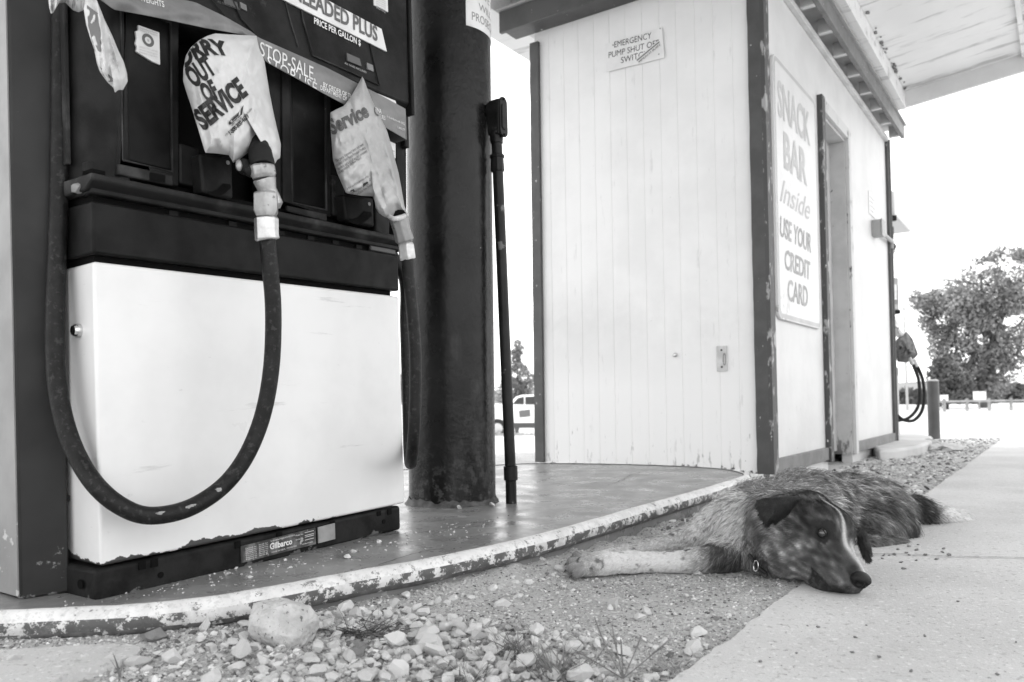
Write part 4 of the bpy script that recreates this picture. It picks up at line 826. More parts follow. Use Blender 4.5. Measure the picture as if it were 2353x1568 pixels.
# forelegs
prim(A3(1705, 1250, 2.17), A3(1650, 1288, 2.07), .060, .040, .04, (-.5, -.1, -.8), .026, .06)
prim(A3(1668, 1292, 2.07), A3(1600, 1296, 2.06), .038, .031, .03, (-.8, 0, -.4), .012, .06)
prim(A3(1600, 1293, 2.06), A3(1450, 1292, 2.04), .030, .024, .03, (-1, 0, -.12), .006, .88)
prim(A3(1450, 1292, 2.04), A3(1385, 1294, 2.02), .0245, .026, .02, (-1, 0, -.1), .006, .88)
prim(A3(1385, 1296, 2.02), A3(1348, 1299, 2.0), .027, .027, .02, (-1, -.1, -.1), .0045, .75)
for dx, y, Y, r in ((-8, 1276, 2.05, .0118), (-19, 1291, 2.015, .0128), (-20, 1306, 1.985, .0128), (-8, 1319, 1.96, .0118)):
    prim(A3(1352, 1297, 2.0), A3(1332 + dx, y + 1, Y), .014, r, .004, (-1, -.2, -.5), .006, .20)
prim(A3(1700, 1205, 2.30), A3(1640, 1215, 2.28), .065, .042, .05, (-.6, 0, -.7), .022, .66)
prim(A3(1640, 1215, 2.28), A3(1550, 1247, 2.23), .044, .027, .04, (-.9, 0, -.35), .010, .5)
prim(A3(1550, 1247, 2.23), A3(1440, 1276, 2.15), .026, .022, .03, (-1, -.2, -.25), .006, .55)
prim(A3(1440, 1276, 2.15), A3(1395, 1283, 2.11), .024, .023, .02, (-1, -.2, -.2), .006, .6)
# tail
tl = smooth_path([A3(2060, 1165, 2.60), A3(2100, 1163, 2.66), A3(2140, 1178, 2.70), A3(2180, 1190, 2.74), A3(2212, 1195, 2.77)], 2)
for i in range(len(tl) - 1):
    t = i / (len(tl) - 2); prim(np.array(tl[i]), np.array(tl[i + 1]), lerp(.030, .021, t), lerp(.030, .018, (i + 1) / (len(tl) - 1)), .02, (1, .45, -.22), lerp(.042, .030, t), .04 if t < .55 else .80)
# head frame: f toward the nose, l to the dog's left, t up
HC = A3(1884, 1221, 1.872); f_ = np.array([.20, -.875, -.44]); f_ /= np.linalg.norm(f_)
l_ = np.array([-.906, -.322, .273]); l_ -= f_ * (l_ @ f_); l_ /= np.linalg.norm(l_); t_ = np.cross(l_, f_)
if t_[2] < 0: t_ = -t_
HS = 1.14
def Hh(f, l, t): return HC + (f_ * f + l_ * l + t_ * t) * HS
back = -f_
def hprim(a, b, ra, rb, k=.02, flow=None, ln=.010, col=.05): return prim(Hh(*a), Hh(*b), ra * HS, rb * HS, k, back if flow is None else flow, ln, col)
n_body = len(prims)
hprim((-.045, 0, -.004), (.012, 0, .006), .060, .056, .03, back + .3 * t_, .012, .045)          # skull
hprim((.005, .026, .018), (.030, .022, .016), .033, .026, .02, back, .008, .05)                # brows
hprim((.005, -.026, .018), (.030, -.022, .016), .033, .026, .02, back, .008, .05)
hprim((-.030, .040, -.022), (.03, .030, -.030), .040, .028, .03, back - .5 * t_, .016, .065)    # cheeks
hprim((-.030, -.040, -.022), (.03, -.030, -.030), .040, .028, .03, back - .5 * t_, .016, .065)
hprim((.035, 0, -.006), (.128, 0, -.015), .037, .0255, .025, back, .006, .06)                 # muzzle bridge
hprim((.045, .019, -.032), (.116, .015, -.034), .030, .0245, .015, back, .006, .055)           # lips
hprim((.045, -.019, -.032), (.116, -.015, -.034), .030, .0245, .015, back, .006, .055)
hprim((-.01, .016, -.068), (.104, .008, -.070), .030, .0165, .012, back, .006, .06)            # jaw
hprim((-.01, -.016, -.068), (.104, -.008, -.070), .030, .0165, .012, back, .006, .06)
hprim((-.06, .01, -.035), (-.02, .01, -.065), .054, .040, .04, back - .6 * t_, .026, .07)        # throat
hprim((-.075, .045, -.045), (-.005, .040, -.072), .046, .034, .04, back - .9 * t_, .030, .075)   # loose skin of the near jowl
hprim((-.10, .02, -.07), (-.02, .0, -.085), .045, .036, .04, back - .6 * t_, .028, .07)
def sd_prim(p, q):
    ba = q.b - q.a; l2 = ba @ ba; pa = p - q.a; h = np.clip(pa @ ba / l2, 0, 1)
    return np.linalg.norm(pa - h[..., None] * ba, axis=-1) - (q.ra + (q.rb - q.ra) * h)
lo = np.array([.05, 1.60, DG - .012]); hi = np.array([1.75, 3.0, .20]); hstep = .0052
nx, ny, nzz = [int(math.ceil(v)) for v in (hi - lo) / hstep]
FD = np.full((nx, ny, nzz), .5, np.float32); axs = [lo[i] + hstep * np.arange(m) for i, m in enumerate((nx, ny, nzz))]
def region(q_lo, q_hi, mg): 
    r = []
    for i, m in enumerate((nx, ny, nzz)): r.append(slice(max(0, int((q_lo[i] - mg - lo[i]) / hstep)), min(m, int((q_hi[i] + mg - lo[i]) / hstep) + 2)))
    return tuple(r)
def gridp(r): return np.stack(np.meshgrid(*[axs[i][r[i]] for i in range(3)], indexing='ij'), -1)
for q in prims:
    rm = max(q.ra, q.rb); r = region(np.minimum(q.a, q.b), np.maximum(q.a, q.b), rm + .07); d = sd_prim(gridp(r), q).astype(np.float32); o_ = FD[r]
    h = np.maximum(q.k - np.abs(d - o_), 0) / q.k; FD[r] = np.minimum(d, o_) - h * h * q.k * .25
def carve(c, rad, k):
    r = region(c - rad, c + rad, .04); d = (np.linalg.norm(gridp(r) - c, axis=-1) - rad).astype(np.float32); o_ = FD[r]
    h = np.maximum(k - np.abs(-d - o_), 0) / k; FD[r] = np.maximum(-d, o_) + h * h * k * .25
for sgn in (1, -1): carve(Hh(.051, sgn * .045, .019), .012, .012)           # eye sockets
for a in np.linspace(0, 1, 14):                                             # the mouth line along both lips
    for sgn in (1, -1): carve(Hh(.125 - .085 * a, sgn * (.034 + .014 * a), -.0590 + .008 * math.sin(a * 3)), .0055, .004)
gz_ = (axs[2] + (-DG)).astype(np.float32)[None, None, :]; FD = np.maximum(FD, -(gz_) - .002)
def surface_nets(Fd):
    ins = Fd < 0; c = np.zeros(tuple(s - 1 for s in Fd.shape), np.int8); offs = [(i, j, k) for i in (0, 1) for j in (0, 1) for k in (0, 1)]
    sl = lambda o: tuple(slice(o[i], Fd.shape[i] - 1 + o[i]) for i in range(3))
    for o_ in offs: c += ins[sl(o_)]
    act = (c > 0) & (c < 8); idx = np.full(act.shape, -1, np.int64); cells = np.argwhere(act); idx[act] = np.arange(len(cells))
    vals = np.stack([Fd[cells[:, 0] + o[0], cells[:, 1] + o[1], cells[:, 2] + o[2]] for o in offs], 1); acc = np.zeros((len(cells), 3)); cnt = np.zeros(len(cells)); ofa = np.array(offs, float)
    for i in range(8):
        for j in range(i + 1, 8):
            if np.abs(ofa[i] - ofa[j]).sum() != 1: continue
            m = (vals[:, i] < 0) != (vals[:, j] < 0); t = vals[:, i] / np.where(m, vals[:, i] - vals[:, j], 1); pt = ofa[i] + t[:, None] * (ofa[j] - ofa[i]); acc[m] += pt[m]; cnt[m] += 1
    V = cells + acc / cnt[:, None]; Q = []
    for ax in range(3):
        b, c_ = (ax + 1) % 3, (ax + 2) % 3; s0 = [slice(None)] * 3; s1 = [slice(None)] * 3; s0[ax] = slice(0, -1); s1[ax] = slice(1, None)
        cr = ins[tuple(s0)] != ins[tuple(s1)]; e = np.argwhere(cr); e = e[(e[:, b] > 0) & (e[:, c_] > 0) & (e[:, b] < act.shape[b]) & (e[:, c_] < act.shape[c_])]
        def cell(db, dc): k = e.copy(); k[:, b] -= db; k[:, c_] -= dc; return idx[k[:, 0], k[:, 1], k[:, 2]]
        quad = np.stack([cell(1, 1), cell(0, 1), cell(0, 0), cell(1, 0)], 1); flip = ~ins[e[:, 0], e[:, 1], e[:, 2]]; quad[flip] = quad[flip][:, ::-1]; Q.append(quad)
    Q = np.concatenate(Q); return V, Q[(Q >= 0).all(1)]
V, Q = surface_nets(FD); V = lo + hstep * V
del FD
# ---- coat: colour, length and lie of the hair at any point
PA = np.array([q.a for q in prims]); 
def vn3(p, s, seed): return np.array([mnoise.noise(Vector((x * s + seed, y * s, z * s))) for x, y, z in p])
def blend(p):
    D = np.stack([sd_prim(p, q) for q in prims], 1); w = np.exp(-np.maximum(D - D.min(1, keepdims=True), 0) / .010); w /= w.sum(1, keepdims=True)
    col = w @ np.array([q.col for q in prims]); ln = w @ np.array([q.ln for q in prims]); fl = w @ np.array([q.flow for q in prims]); hd = w[:, n_body:].sum(1); return col, ln, fl, hd, w
def coat(p, n1=None):
    col, ln, fl, hd, w = blend(p)
    loc = (p - HC) / HS; hf, hl, ht = loc @ f_, loc @ l_, loc @ t_
    # brindle stripes on the dark trunk, paler saddle and shoulder
    st = vn3(p * np.array([1.4, 1.4, .5]), 26, 3) + .6 * vn3(p, 60, 8); big = vn3(p, 7, 2)
    dark = col < .2
    c = col * np.where(dark, np.exp(1.25 * st), 1)
    saddle = sstep(.10, .17, p[:, 2] + .02 * big) * (1 - hd); sh = sstep(.80, .62, p[:, 0]) * sstep(.02, .10, p[:, 2])
    c = np.where(hd < .5, c + (.30 - c) * np.clip(.55 * sh + .25 * saddle + .5 * sstep(1.06, 1.14, p[:, 0]) * sstep(.07, .12, p[:, 2]) * sstep(1.30, 1.22, p[:, 0]), 0, 1) * (1 - .4 * np.clip(st, 0, 1)), c)
    wc = np.array(A3(1672, 1212, 2.2)); dw = np.linalg.norm((p - wc) * np.array([1, .8, 1]), axis=1) + .03 * big; c = c + (.68 - c) * sstep(.13, .085, dw) * (1 - hd)
    # white chest and legs with dark flecks
    fleck = vn3(p, 48, 5) + .5 * vn3(p, 95, 6); white = c > .35
    c = c * np.where(white & (hd < .3) & (p[:, 0] < .75), 1 - .72 * sstep(.42, .60, fleck), 1)
    # face
    H = hd > .5
    q3 = np.stack([hf * .45, hl, ht * 1.1], 1); face = .085 * np.exp(1.9 * vn3(q3, 95, 4) + 1.1 * vn3(q3, 42, 1)); face = face * lerp(.42, 1.25, sstep(.035, -.035, ht + .25 * (hf - .02))); tan = sstep(.02, .05, -ht) * sstep(.1, .02, hf) * .5 + .35 * sstep(0, .5, vn3(p, 30, 9)) * sstep(.04, .10, hf)
    face = face + tan * .11
    face = np.where((hf > .015) & (np.hypot(hf - .052, np.abs(hl) - .039) < .015) & (ht > .004), .014, face)   # dark rims of the eyes
    bl = np.exp(-((hl - .006 + .010 * sstep(.03, .12, hf) + .003 * np.sin(hf * 60)) / lerp(.0026, .0085, np.clip((hf - .03) / .08, 0, 1))) ** 2) * sstep(-.035, -.01, hf)
    ws = sstep(.06, .085, hf) * sstep(-.002, -.012, hl) * sstep(-.05, -.02, ht) * sstep(.138, .128, hf)     # white on the far side of the muzzle
    face = face + (.62 - face) * np.clip(bl * sstep(-.025, .0, ht) + ws, 0, 1)
    face = np.where((hf > .07) & (ht < -.046), .022 + .03 * (vn3(p, 90, 3) > .2), face)                        # dark lips
    c = np.where(H, face, c); ln = np.where(H, np.minimum(ln, lerp(.014, .0045, np.clip((hf + .03) / .08, 0, 1)) + .012 * sstep(-.01, -.05, hf)), ln)
    return np.clip(c, .008, .88), ln, fl, hd
dog_skin = M_('dog_skin', .05, .8, attr=True); fur_m = M_('dog_fur', .05, .6, attr=True, spec=.3)
dogT = Thing('dog', 'large brindle dog with white forelegs lying with its head on the pavement', 'dog', T((.95, 2.3, DG)))
dorg = np.array((.95, 2.3, DG))
cV, lV, fV, hV = coat(V)
body = dogT.raw('body', mk_np('body', V - dorg, Q, dog_skin, True, None, cV * .8))
tri = np.concatenate([Q[:, [0, 1, 2]], Q[:, [0, 2, 3]]]); a_, b_, c_ = V[tri[:, 0]], V[tri[:, 1]], V[tri[:, 2]]
nr = np.cross(b_ - a_, c_ - a_); area = np.linalg.norm(nr, axis=1) / 2; nr /= np.maximum(np.linalg.norm(nr, axis=1, keepdims=True), 1e-12)
cen_ = (a_ + b_ + c_) / 3; head_w = hV[tri[:, 0]]
keep = (cen_[:, 2] > DG + .006)
wt = area * keep * (1 + 2.6 * (head_w > .5) + 3.0 * (cV[tri[:, 0]] > .35) * (lV[tri[:, 0]] < .016)); wt /= wt.sum()
NS = 230000
def strands(tri_i, seed, lscale=1.0, width=.00064):
    r = np.random.default_rng(seed); k = len(tri_i); u = r.random(k); v = r.random(k); s = u + v > 1; u[s], v[s] = 1 - u[s], 1 - v[s]
    p = a_[tri_i] + u[:, None] * (b_[tri_i] - a_[tri_i]) + v[:, None] * (c_[tri_i] - a_[tri_i]); N_ = nr[tri_i]
    col, ln, fl, hd = coat(p)
    # clumps of hair share a lean
    cl = np.stack([vn3(p, 55, 21), vn3(p, 55, 33), vn3(p, 55, 47)], 1)
    fl = fl + .55 * cl * (1 - hd)[:, None] + .2 * cl * hd[:, None] + .13 * r.normal(size=(k, 3))
    fl = fl - N_ * (fl * N_).sum(1, keepdims=True); fl /= np.maximum(np.linalg.norm(fl, axis=1, keepdims=True), 1e-6)
    stray = r.random(k) < .06 * (1 - hd); ln = ln * lscale * (.6 + .7 * r.random(k)) * np.where(stray, 1.55, 1); rise = (lerp(.30, .20, hd) + .30 * stray)[:, None]
    up = N_ * rise + fl; up /= np.linalg.norm(up, axis=1, keepdims=True)
    pts = [p - N_ * .002, p + up * ln[:, None] * .4, p + (up * .75 + fl * .25) * ln[:, None] * .75 + np.array([0, 0, -.10]) * ln[:, None] , p + (up * .55 + fl * .45) * ln[:, None] * 1.05 + np.array([0, 0, -.28]) * ln[:, None]]
    for q in pts: q[:, 2] = np.maximum(q[:, 2], DG + .003 + .002 * r.random(k))
    side = np.cross(up, r.normal(size=(k, 3)) + N_ * 1.5); side /= np.maximum(np.linalg.norm(side, axis=1, keepdims=True), 1e-6)
    wd_ = width * (.7 + .6 * r.random(k)) * lerp(1.0, .72, hd) * np.clip(ln / .018, .42, 1); w3 = wd_[:, None] * side
    vs = np.stack([pts[0] - w3, pts[0] + w3, pts[1] - w3, pts[1] + w3, pts[2] - w3 * .7, pts[2] + w3 * .7, pts[3]], 1).reshape(-1, 3)
    b = np.arange(k)[:, None] * 7; quads = np.concatenate([b + np.array([[0, 1, 3, 2]]), b + np.array([[2, 3, 5, 4]])]); tris = b + np.array([[4, 5, 6]])
    cc = col * np.exp(.36 * r.normal(size=k) + (.55 * vn3(p, 120, 17) + .35 * vn3(p, 60, 12)) * (1 - hd)); cc = np.clip(np.repeat(cc, 7).reshape(-1, 7) * np.array([.8, .8, 1, 1, 1.05, 1.05, 1.1]), .006, .8).ravel()
    return vs, quads, tris, cc
ti = rng.choice(len(tri), NS, p=wt); vs, qd, tr, cc = strands(ti, 5)
dogT.raw('fur', mk_np('fur', vs - dorg, qd, fur_m, False, tr, cc))
# ---- claws of the near forepaw
dg = lambda p: Vector(p) - Vector(dorg)
for dx, y, Y in ((-8, 1276, 2.05), (-19, 1291, 2.015), (-20, 1306, 1.985), (-8, 1319, 1.96)):
    c0 = A3(1332 + dx - 9, y + 5, Y); c1 = A3(1332 + dx - 16, y + 9, Y); dogT.part('claw', G().tube([dg(c0), dg((c0 + c1) / 2 + np.array([0, 0, .002])), dg(c1)], [.0032, .0028, .0008], 8), M_('claw', .03, .35))
# ---- nose, eyes, ears, collar ring
dg = lambda p: Vector(p) - Vector(dorg)
def hellip(c, rad, sub=3, mod=None):
    bm = bmesh.new(); bmesh.ops.create_icosphere(bm, subdivisions=sub, radius=1); g = G()
    vs = []
    for v in bm.verts:
        x, y, z = v.co; q = np.array((x * rad[0], y * rad[1], z * rad[2]));
        if mod: q = mod(q, (x, y, z))
        vs.append(dg(Hh(c[0] + q[0], c[1] + q[1], c[2] + q[2])))
    bm.verts.index_update(); g.add(vs, [[v.index for v in f.verts] for f in bm.faces]); bm.free(); return g
def nose_mod(q, u):
    x, y, z = u
    for s in (1, -1):
        d = math.hypot(y - s * .52, z + .12); q[0] -= .011 * math.exp(-(d / .22) ** 2) * (x > 0)
    q[0] -= .003 * math.exp(-(y / .10) ** 2) * (x > 0) * (z < .3); q[1] *= 1 - .25 * max(0, -z); return q
nose = dogT.part('nose', hellip((.146, 0, -.008), (.0165, .0225, .0165), 4, nose_mod), M_('nose_leather', .006, .5, bump=.0008, bs=900, spec=.25))
eye_dark = M_('eye_dark', .010, .06, spec=.8, coat=.8); eye_white = M_('eye_white', .60, .2)
for s in (1, -1):
    ec = (.0455, s * .0375, .019); er = .0104; o_ = Hh(*ec)
    e = dogT.part('eye', hellip(ec, (er, er, er), 3), eye_dark)
    cdir = np.array(CAM) - o_; cdir /= np.linalg.norm(cdir)
    lf = np.cross(cdir, np.array([0, 0, 1.])); lf /= np.linalg.norm(lf)          # toward the left as the photographer sees it
    lf = lf if lf[0] < 0 else -lf
    wdir = cdir * .80 + lf * .60 + np.array([0, 0, -.12]); wdir /= np.linalg.norm(wdir); e1 = np.cross(wdir, np.array([0, 0, 1.])); e1 /= np.linalg.norm(e1); e2 = np.cross(e1, wdir)
    vs = [dg(o_ + wdir * (er + .0004))]; K = 5
    for k in range(1, K + 1):
        al = .50 * k / K
        vs += [dg(o_ + (wdir * math.cos(al) + (e1 * math.cos(a) * .9 + e2 * math.sin(a) * .75) * math.sin(al)) * (er + .0004)) for a in np.linspace(0, 2 * math.pi, 25)[:-1]]
    f = [(0, 1 + i, 1 + (i + 1) % 24) for i in range(24)] + [(1 + k * 24 + i, 25 + k * 24 + i, 25 + k * 24 + (i + 1) % 24, 1 + k * 24 + (i + 1) % 24) for k in range(K - 1) for i in range(24)]
    dogT.part('eye_white', G().add(vs, f), eye_white, e)
    ow = f_ * .50 + l_ * s * .80 + t_ * .22; ow /= np.linalg.norm(ow); eh = f_ - ow * (f_ @ ow); eh /= np.linalg.norm(eh); ev = np.cross(ow, eh); ev *= np.sign(ev @ t_)
    def lid(a, gr):
        q = eh * .0122 * math.cos(a) * gr + ev * (.0068 * math.sin(a) * (1 if math.sin(a) > 0 else .85) - .0018 * math.cos(a)) * gr; r_ = np.linalg.norm(q); R_ = er + .0006
        return o_ + q + ow * math.sqrt(max(R_ ** 2 - min(r_, R_ * .97) ** 2, 0))
    pts = [dg(lid(a, 1.0)) for a in np.linspace(0, 2 * math.pi, 33)]
    dogT.part('eyelid', G().tube(pts, .0021, 8, False), M_('eyelid', .010, .55, spec=.3), e)
    vs = [dg(lid(a, g_) - ow * d_) for g_, d_ in ((1.0, -.0012), (1.35, .0005), (1.75, .006)) for a in np.linspace(0, 2 * math.pi, 33)[:-1]]
    dogT.part('eye_rim', G().add(vs, [(k * 32 + i, k * 32 + (i + 1) % 32, (k + 1) * 32 + (i + 1) % 32, (k + 1) * 32 + i) for k in range(2) for i in range(32)]), M_('eye_rim', .018, .8, .04, 200, spec=.1), e)
def flap(name, outline, centre, Yf, thick, mat, seed, fur_len, fold):
    o_ = in_hull(outline, 60); K = 10; g = G(); fr = []; bk = []
    for k in range(K + 1):
        t = 1 - k / K
        for x, y in o_:
            px, py = lerp(centre[0], x, t), lerp(centre[1], y, t); Yv = Yf(px, py) - fold * (1 - t ** 2.2) + .003 * nz((px * .03, py * .03, seed)); fr.append(Vector(A3(px, py, Yv))); bk.append(Vector(A3(px, py, Yv + thick * (.15 + (1 - t ** 4)))))
    m = len(o_); f = [(k * m + i, k * m + (i + 1) % m, (k + 1) * m + (i + 1) % m, (k + 1) * m + i) for k in range(K) for i in range(m)]
    nb_ = len(fr); f2 = [tuple(nb_ + i for i in q[::-1]) for q in f]; rim = [(i, nb_ + i, nb_ + (i + 1) % m, (i + 1) % m) for i in range(m)]
    g.add([dg(p) for p in fr + bk], f + f2 + rim); ear = dogT.part(name, g, mat)
    # short hair on the flap
    r = np.random.default_rng(seed); fa = np.array(fr); q = np.array(f); wts = np.linalg.norm(np.cross(fa[q[:, 1]] - fa[q[:, 0]], fa[q[:, 3]] - fa[q[:, 0]]), axis=1); wts = wts / wts.sum(); sel = r.choice(len(q), 5200, p=wts); uv = r.random((5200, 2))
    P_ = (fa[q[sel, 0]] * (1 - uv[:, :1]) + fa[q[sel, 1]] * uv[:, :1]) * (1 - uv[:, 1:]) + (fa[q[sel, 3]] * (1 - uv[:, :1]) + fa[q[sel, 2]] * uv[:, :1]) * uv[:, 1:]
    N_ = np.cross(fa[q[sel, 1]] - fa[q[sel, 0]], fa[q[sel, 3]] - fa[q[sel, 0]]); N_ /= np.maximum(np.linalg.norm(N_, axis=1, keepdims=True), 1e-9); N_ *= np.sign((N_ * (np.array(CAM) - P_)).sum(1, keepdims=True))
    dn_ = A3(*outline[1], Yf(*outline[1])) - A3(*outline[0], Yf(*outline[0])); dn_ /= np.linalg.norm(dn_); fl = dn_ + .35 * r.normal(size=P_.shape); fl -= N_ * (fl * N_).sum(1, keepdims=True); fl /= np.linalg.norm(fl, axis=1, keepdims=True)
    ln = fur_len * (.6 + .8 * r.random(len(P_)))[:, None]; sd_ = np.cross(fl, N_) * .00055
    pts = np.stack([P_ - sd_, P_ + sd_, P_ + (N_ * .3 + fl) * ln * .5 + sd_ * .7, P_ + (N_ * .3 + fl) * ln * .5 - sd_ * .7, P_ + (N_ * .25 + fl) * ln], 1).reshape(-1, 3); b = np.arange(len(P_))[:, None] * 5
    cc = np.repeat(np.clip((.016 + .018 * np.clip(vn3(P_, 60, 2) + .2, 0, 1)) * np.exp(.35 * r.normal(size=len(P_))), .006, .2), 5)
    dogT.raw('ear_fur', mk_np('ear_fur', pts - dorg, b + np.array([[0, 1, 2, 3]]), fur_m, False, b + np.array([[3, 2, 4]]), cc), ear)
ear_m = M_('ear_skin', .014, .75)
flap('ear', [(1842, 1150), (1762, 1213), (1748, 1190), (1737, 1160), (1739, 1149), (1760, 1144), (1800, 1140), (1830, 1141), (1846, 1146), (1838, 1158), (1815, 1180), (1795, 1195), (1776, 1210)], (1785, 1166), lambda x, y: 1.885 - .045 * sstep(1845, 1760, x) - .01 * sstep(1150, 1210, y), .008, ear_m, 3, .009, .014)
flap('ear', [(1978, 1222), (2001, 1286), (1992, 1290), (1983, 1278), (1976, 1258), (1972, 1238), (1974, 1222), (1982, 1214), (1990, 1228), (1998, 1255), (2002, 1275)], (1987, 1252), lambda x, y: 1.90 - .01 * sstep(1230, 1280, y), .008, ear_m, 5, .009, .006)
rg = A3(1737, 1301, 1.935); g = G(); e1 = Vector((.35, -.6, .05)).normalized(); e2 = Vector((.1, .0, 1)).normalized()
g.tube([dg(rg) + e1 * .0075 * math.cos(t) + e2 * .0125 * math.sin(t) for t in np.linspace(0, 2 * math.pi, 29)], .0016, 8, False); 
cr_ = dogT.part('collar', G().tube([dg(A3(x, y, Y)) for x, y, Y in ((1722, 1276, 1.99), (1733, 1292, 1.96), (1742, 1304, 1.95), (1760, 1318, 1.945))], .005, 8), M_('collar_strap', .015, .6)); dogT.part('collar_ring', g, chrome, cr_)
# ------------------------------------------------------------------ stones
def stone_mesh(seed, flat=.7, nfl=15):
    """a broken stone: a ball cut by random planes, edges slightly worn"""
    r = np.random.default_rng(seed); bm = bmesh.new(); bmesh.ops.create_icosphere(bm, subdivisions=2, radius=1)
    for _ in range(nfl):
        d = Vector(r.normal(size=3)).normalized(); bmesh.ops.bisect_plane(bm, geom=bm.verts[:] + bm.edges[:] + bm.faces[:], plane_co=d * r.uniform(.45, .8), plane_no=d, clear_outer=True)
        res = bmesh.ops.holes_fill(bm, edges=[e for e in bm.edges if e.is_boundary], sides=0)
    bmesh.ops.triangulate(bm, faces=bm.faces[:]); sc = Vector((1, r.uniform(.6, .95), r.uniform(.45, .8) * flat / .7))
    for v in bm.verts: v.co = Vector((v.co.x * sc.x, v.co.y * sc.y, v.co.z * sc.z)) * (1 + .10 * nz(v.co * 2.2 + Vector((seed, 0, 0))) + .025 * nz(v.co * 6 + Vector((seed, 3, 0))))
    bm.verts.index_update(); g = G().add([v.co for v in bm.verts], [[v.index for v in f.verts] for f in bm.faces]); bm.free(); return g
stone_me = []
for i in range(14):
    g = stone_mesh(100 + i); stone_me.append([mk_mesh('stone', g.v, g.f, m_, False) for m_ in (stone_mats[(0, 0, 2, 1)[i % 4]], stone_mats[3])])
SLOT = [0]
def stone(p, size, label, group=None, dark=False, sink=.3, kind=None, sq=1.0, name='stone', cat='stone'):
    me = kind or stone_me[rng.integers(len(stone_me))][1 if dark else 0]
    o = bpy.data.objects.new(name, me); COL.objects.link(o); o.location = Vector(p) + Vector((0, 0, size * .5 * (.55 - sink) * sq))
    o.rotation_euler = (rng.normal(0, .35), rng.normal(0, .35), rng.uniform(0, 6.28)); k = size * .5
    o.scale = (k * rng.uniform(.9, 1.2), k * rng.uniform(.85, 1.1), k * sq * rng.uniform(.85, 1.15)); o['label'] = label; o['category'] = cat
    if group: o['group'] = group
    return o
def gz_at(x, y): return float(gravel_z(np.array([x]), np.array([y]))[0])
def on_gravel(px, py):
    p = gp(px, py, GZ)
    for _ in range(4): p = gp(px, py, gz_at(p.x, p.y))
    return p
# the boulder by the kerb
g = G(); bm = bmesh.new(); bmesh.ops.create_icosphere(bm, subdivisions=5, radius=1)
bc = on_gravel(645, 1480); 
for v in bm.verts:
    d = v.co.copy(); 
    for pn, h in (((.2, -.8, .5), .80), ((-.7, -.5, .45), .82), ((.6, -.4, .75), .84), ((0, .2, 1), .80), ((-.35, -.1, .9), .80), ((.9, -.3, 0), .86), ((-.9, 0, -.1), .88)):
        n_ = Vector(pn).normalized(); e = d.dot(n_) - h
        if e > 0: d -= n_ * e * .85
    d *= 1 + .10 * nz(v.co * 1.6) + .045 * nz(v.co * 5) + .025 * nz(v.co * 11) + .012 * nz(v.co * 30)
    v.co = Vector((d.x * .064, d.y * .052, d.z * .047))
bm.verts.index_update(); g.add([v.co for v in bm.verts], [[v.index for v in f.verts] for f in bm.faces]); bm.free()
o = solo('boulder', 'largest rough pale rock lying against the kerb in the foreground', 'rock', g, boulder, Matrix.Translation(bc + Vector((0, .02, .030))) @ Matrix.Rotation(.25, 4, 'Y'), local=True)
# single stones one can point to
named = [((523, 1322), .021, 'small white stone on the island in front of the pump kick plate', 'i', False), ((797, 1283), .030, 'long pale stone lying on the island near the pump corner', 'i', False), ((812, 1270), .024, 'flat sliver of stone on the island just behind the long pale stone', 'i', False),
    ((872, 1247), .024, 'flat grey flake on the island beside the end of the kick plate', 'i', False), ((1131, 1162), .034, 'white chip lying at the foot of the black column', 'i', False), ((1055, 1170), .030, 'crumbled chip at the front foot of the column', 'i', False),
    ((1604, 1322), .030, 'pale stone under the dark elbow of the dog', 'g', False), ((1042, 1332), .024, 'pale rounded stone close under the kerb joint', 'g', False), ((1243, 1285), .020, 'small upright stone against the kerb left of the paw', 'g', False), ((1290, 1312), .040, 'stone touching the tip of the forepaw', 'g', False),
    ((1155, 1396), .045, 'pale angular stone alone in the middle of the gravel', 'g', False), ((1188, 1380), .032, 'light stone leaning behind the middle gravel stone', 'g', False), ((1408, 1395), .045, 'wedge shaped stone on the fine gravel below the forelegs', 'g', False), ((1488, 1412), .036, 'pale blunt stone on the fine gravel nearer the pavement', 'g', False),
    ((1608, 1462), .050, 'oblong stone beside the pavement edge', 'g', False), ((1596, 1494), .050, 'rounded stone touching the broken pavement edge', 'g', False), ((562, 1440), .034, 'upright pale stone just left of the large rock', 'g', False), ((470, 1446), .034, 'grey stone against the kerb left of the large rock', 'g', False),
    ((355, 1470), .050, 'brownish block stone beside the concrete patch', 'g', True), ((318, 1528), .046, 'pale stone at the corner of the concrete patch', 'g', False), ((243, 1453), .030, 'white stone touching the kerb above the concrete patch', 'g', False), ((792, 1405), .060, 'pale broken stone between the kerb and the dry grass', 'g', False),
    ((905, 1395), .036, 'rounded stone right of the dry grass close to the kerb', 'g', False), ((935, 1372), .030, 'small stone close to the kerb above the dry grass', 'g', False), ((985, 1495), .070, 'big pitted pale stone right below the dry grass', 'g', False), ((1880, 1443), .011, 'dark stone chip on the bare pavement below the muzzle', 'p', True)]
for (px, py), sz, lb_, wh, dk in named:
    p = igp(px, py) if wh == 'i' else gp(px, py, PZ) if wh == 'p' else on_gravel(px, py); stone(p, sz * (.95 if wh != 'g' else 1), lb_, dark=dk, sink=.15 if wh != 'g' else .25, sq=.7 if wh == 'i' else 1)
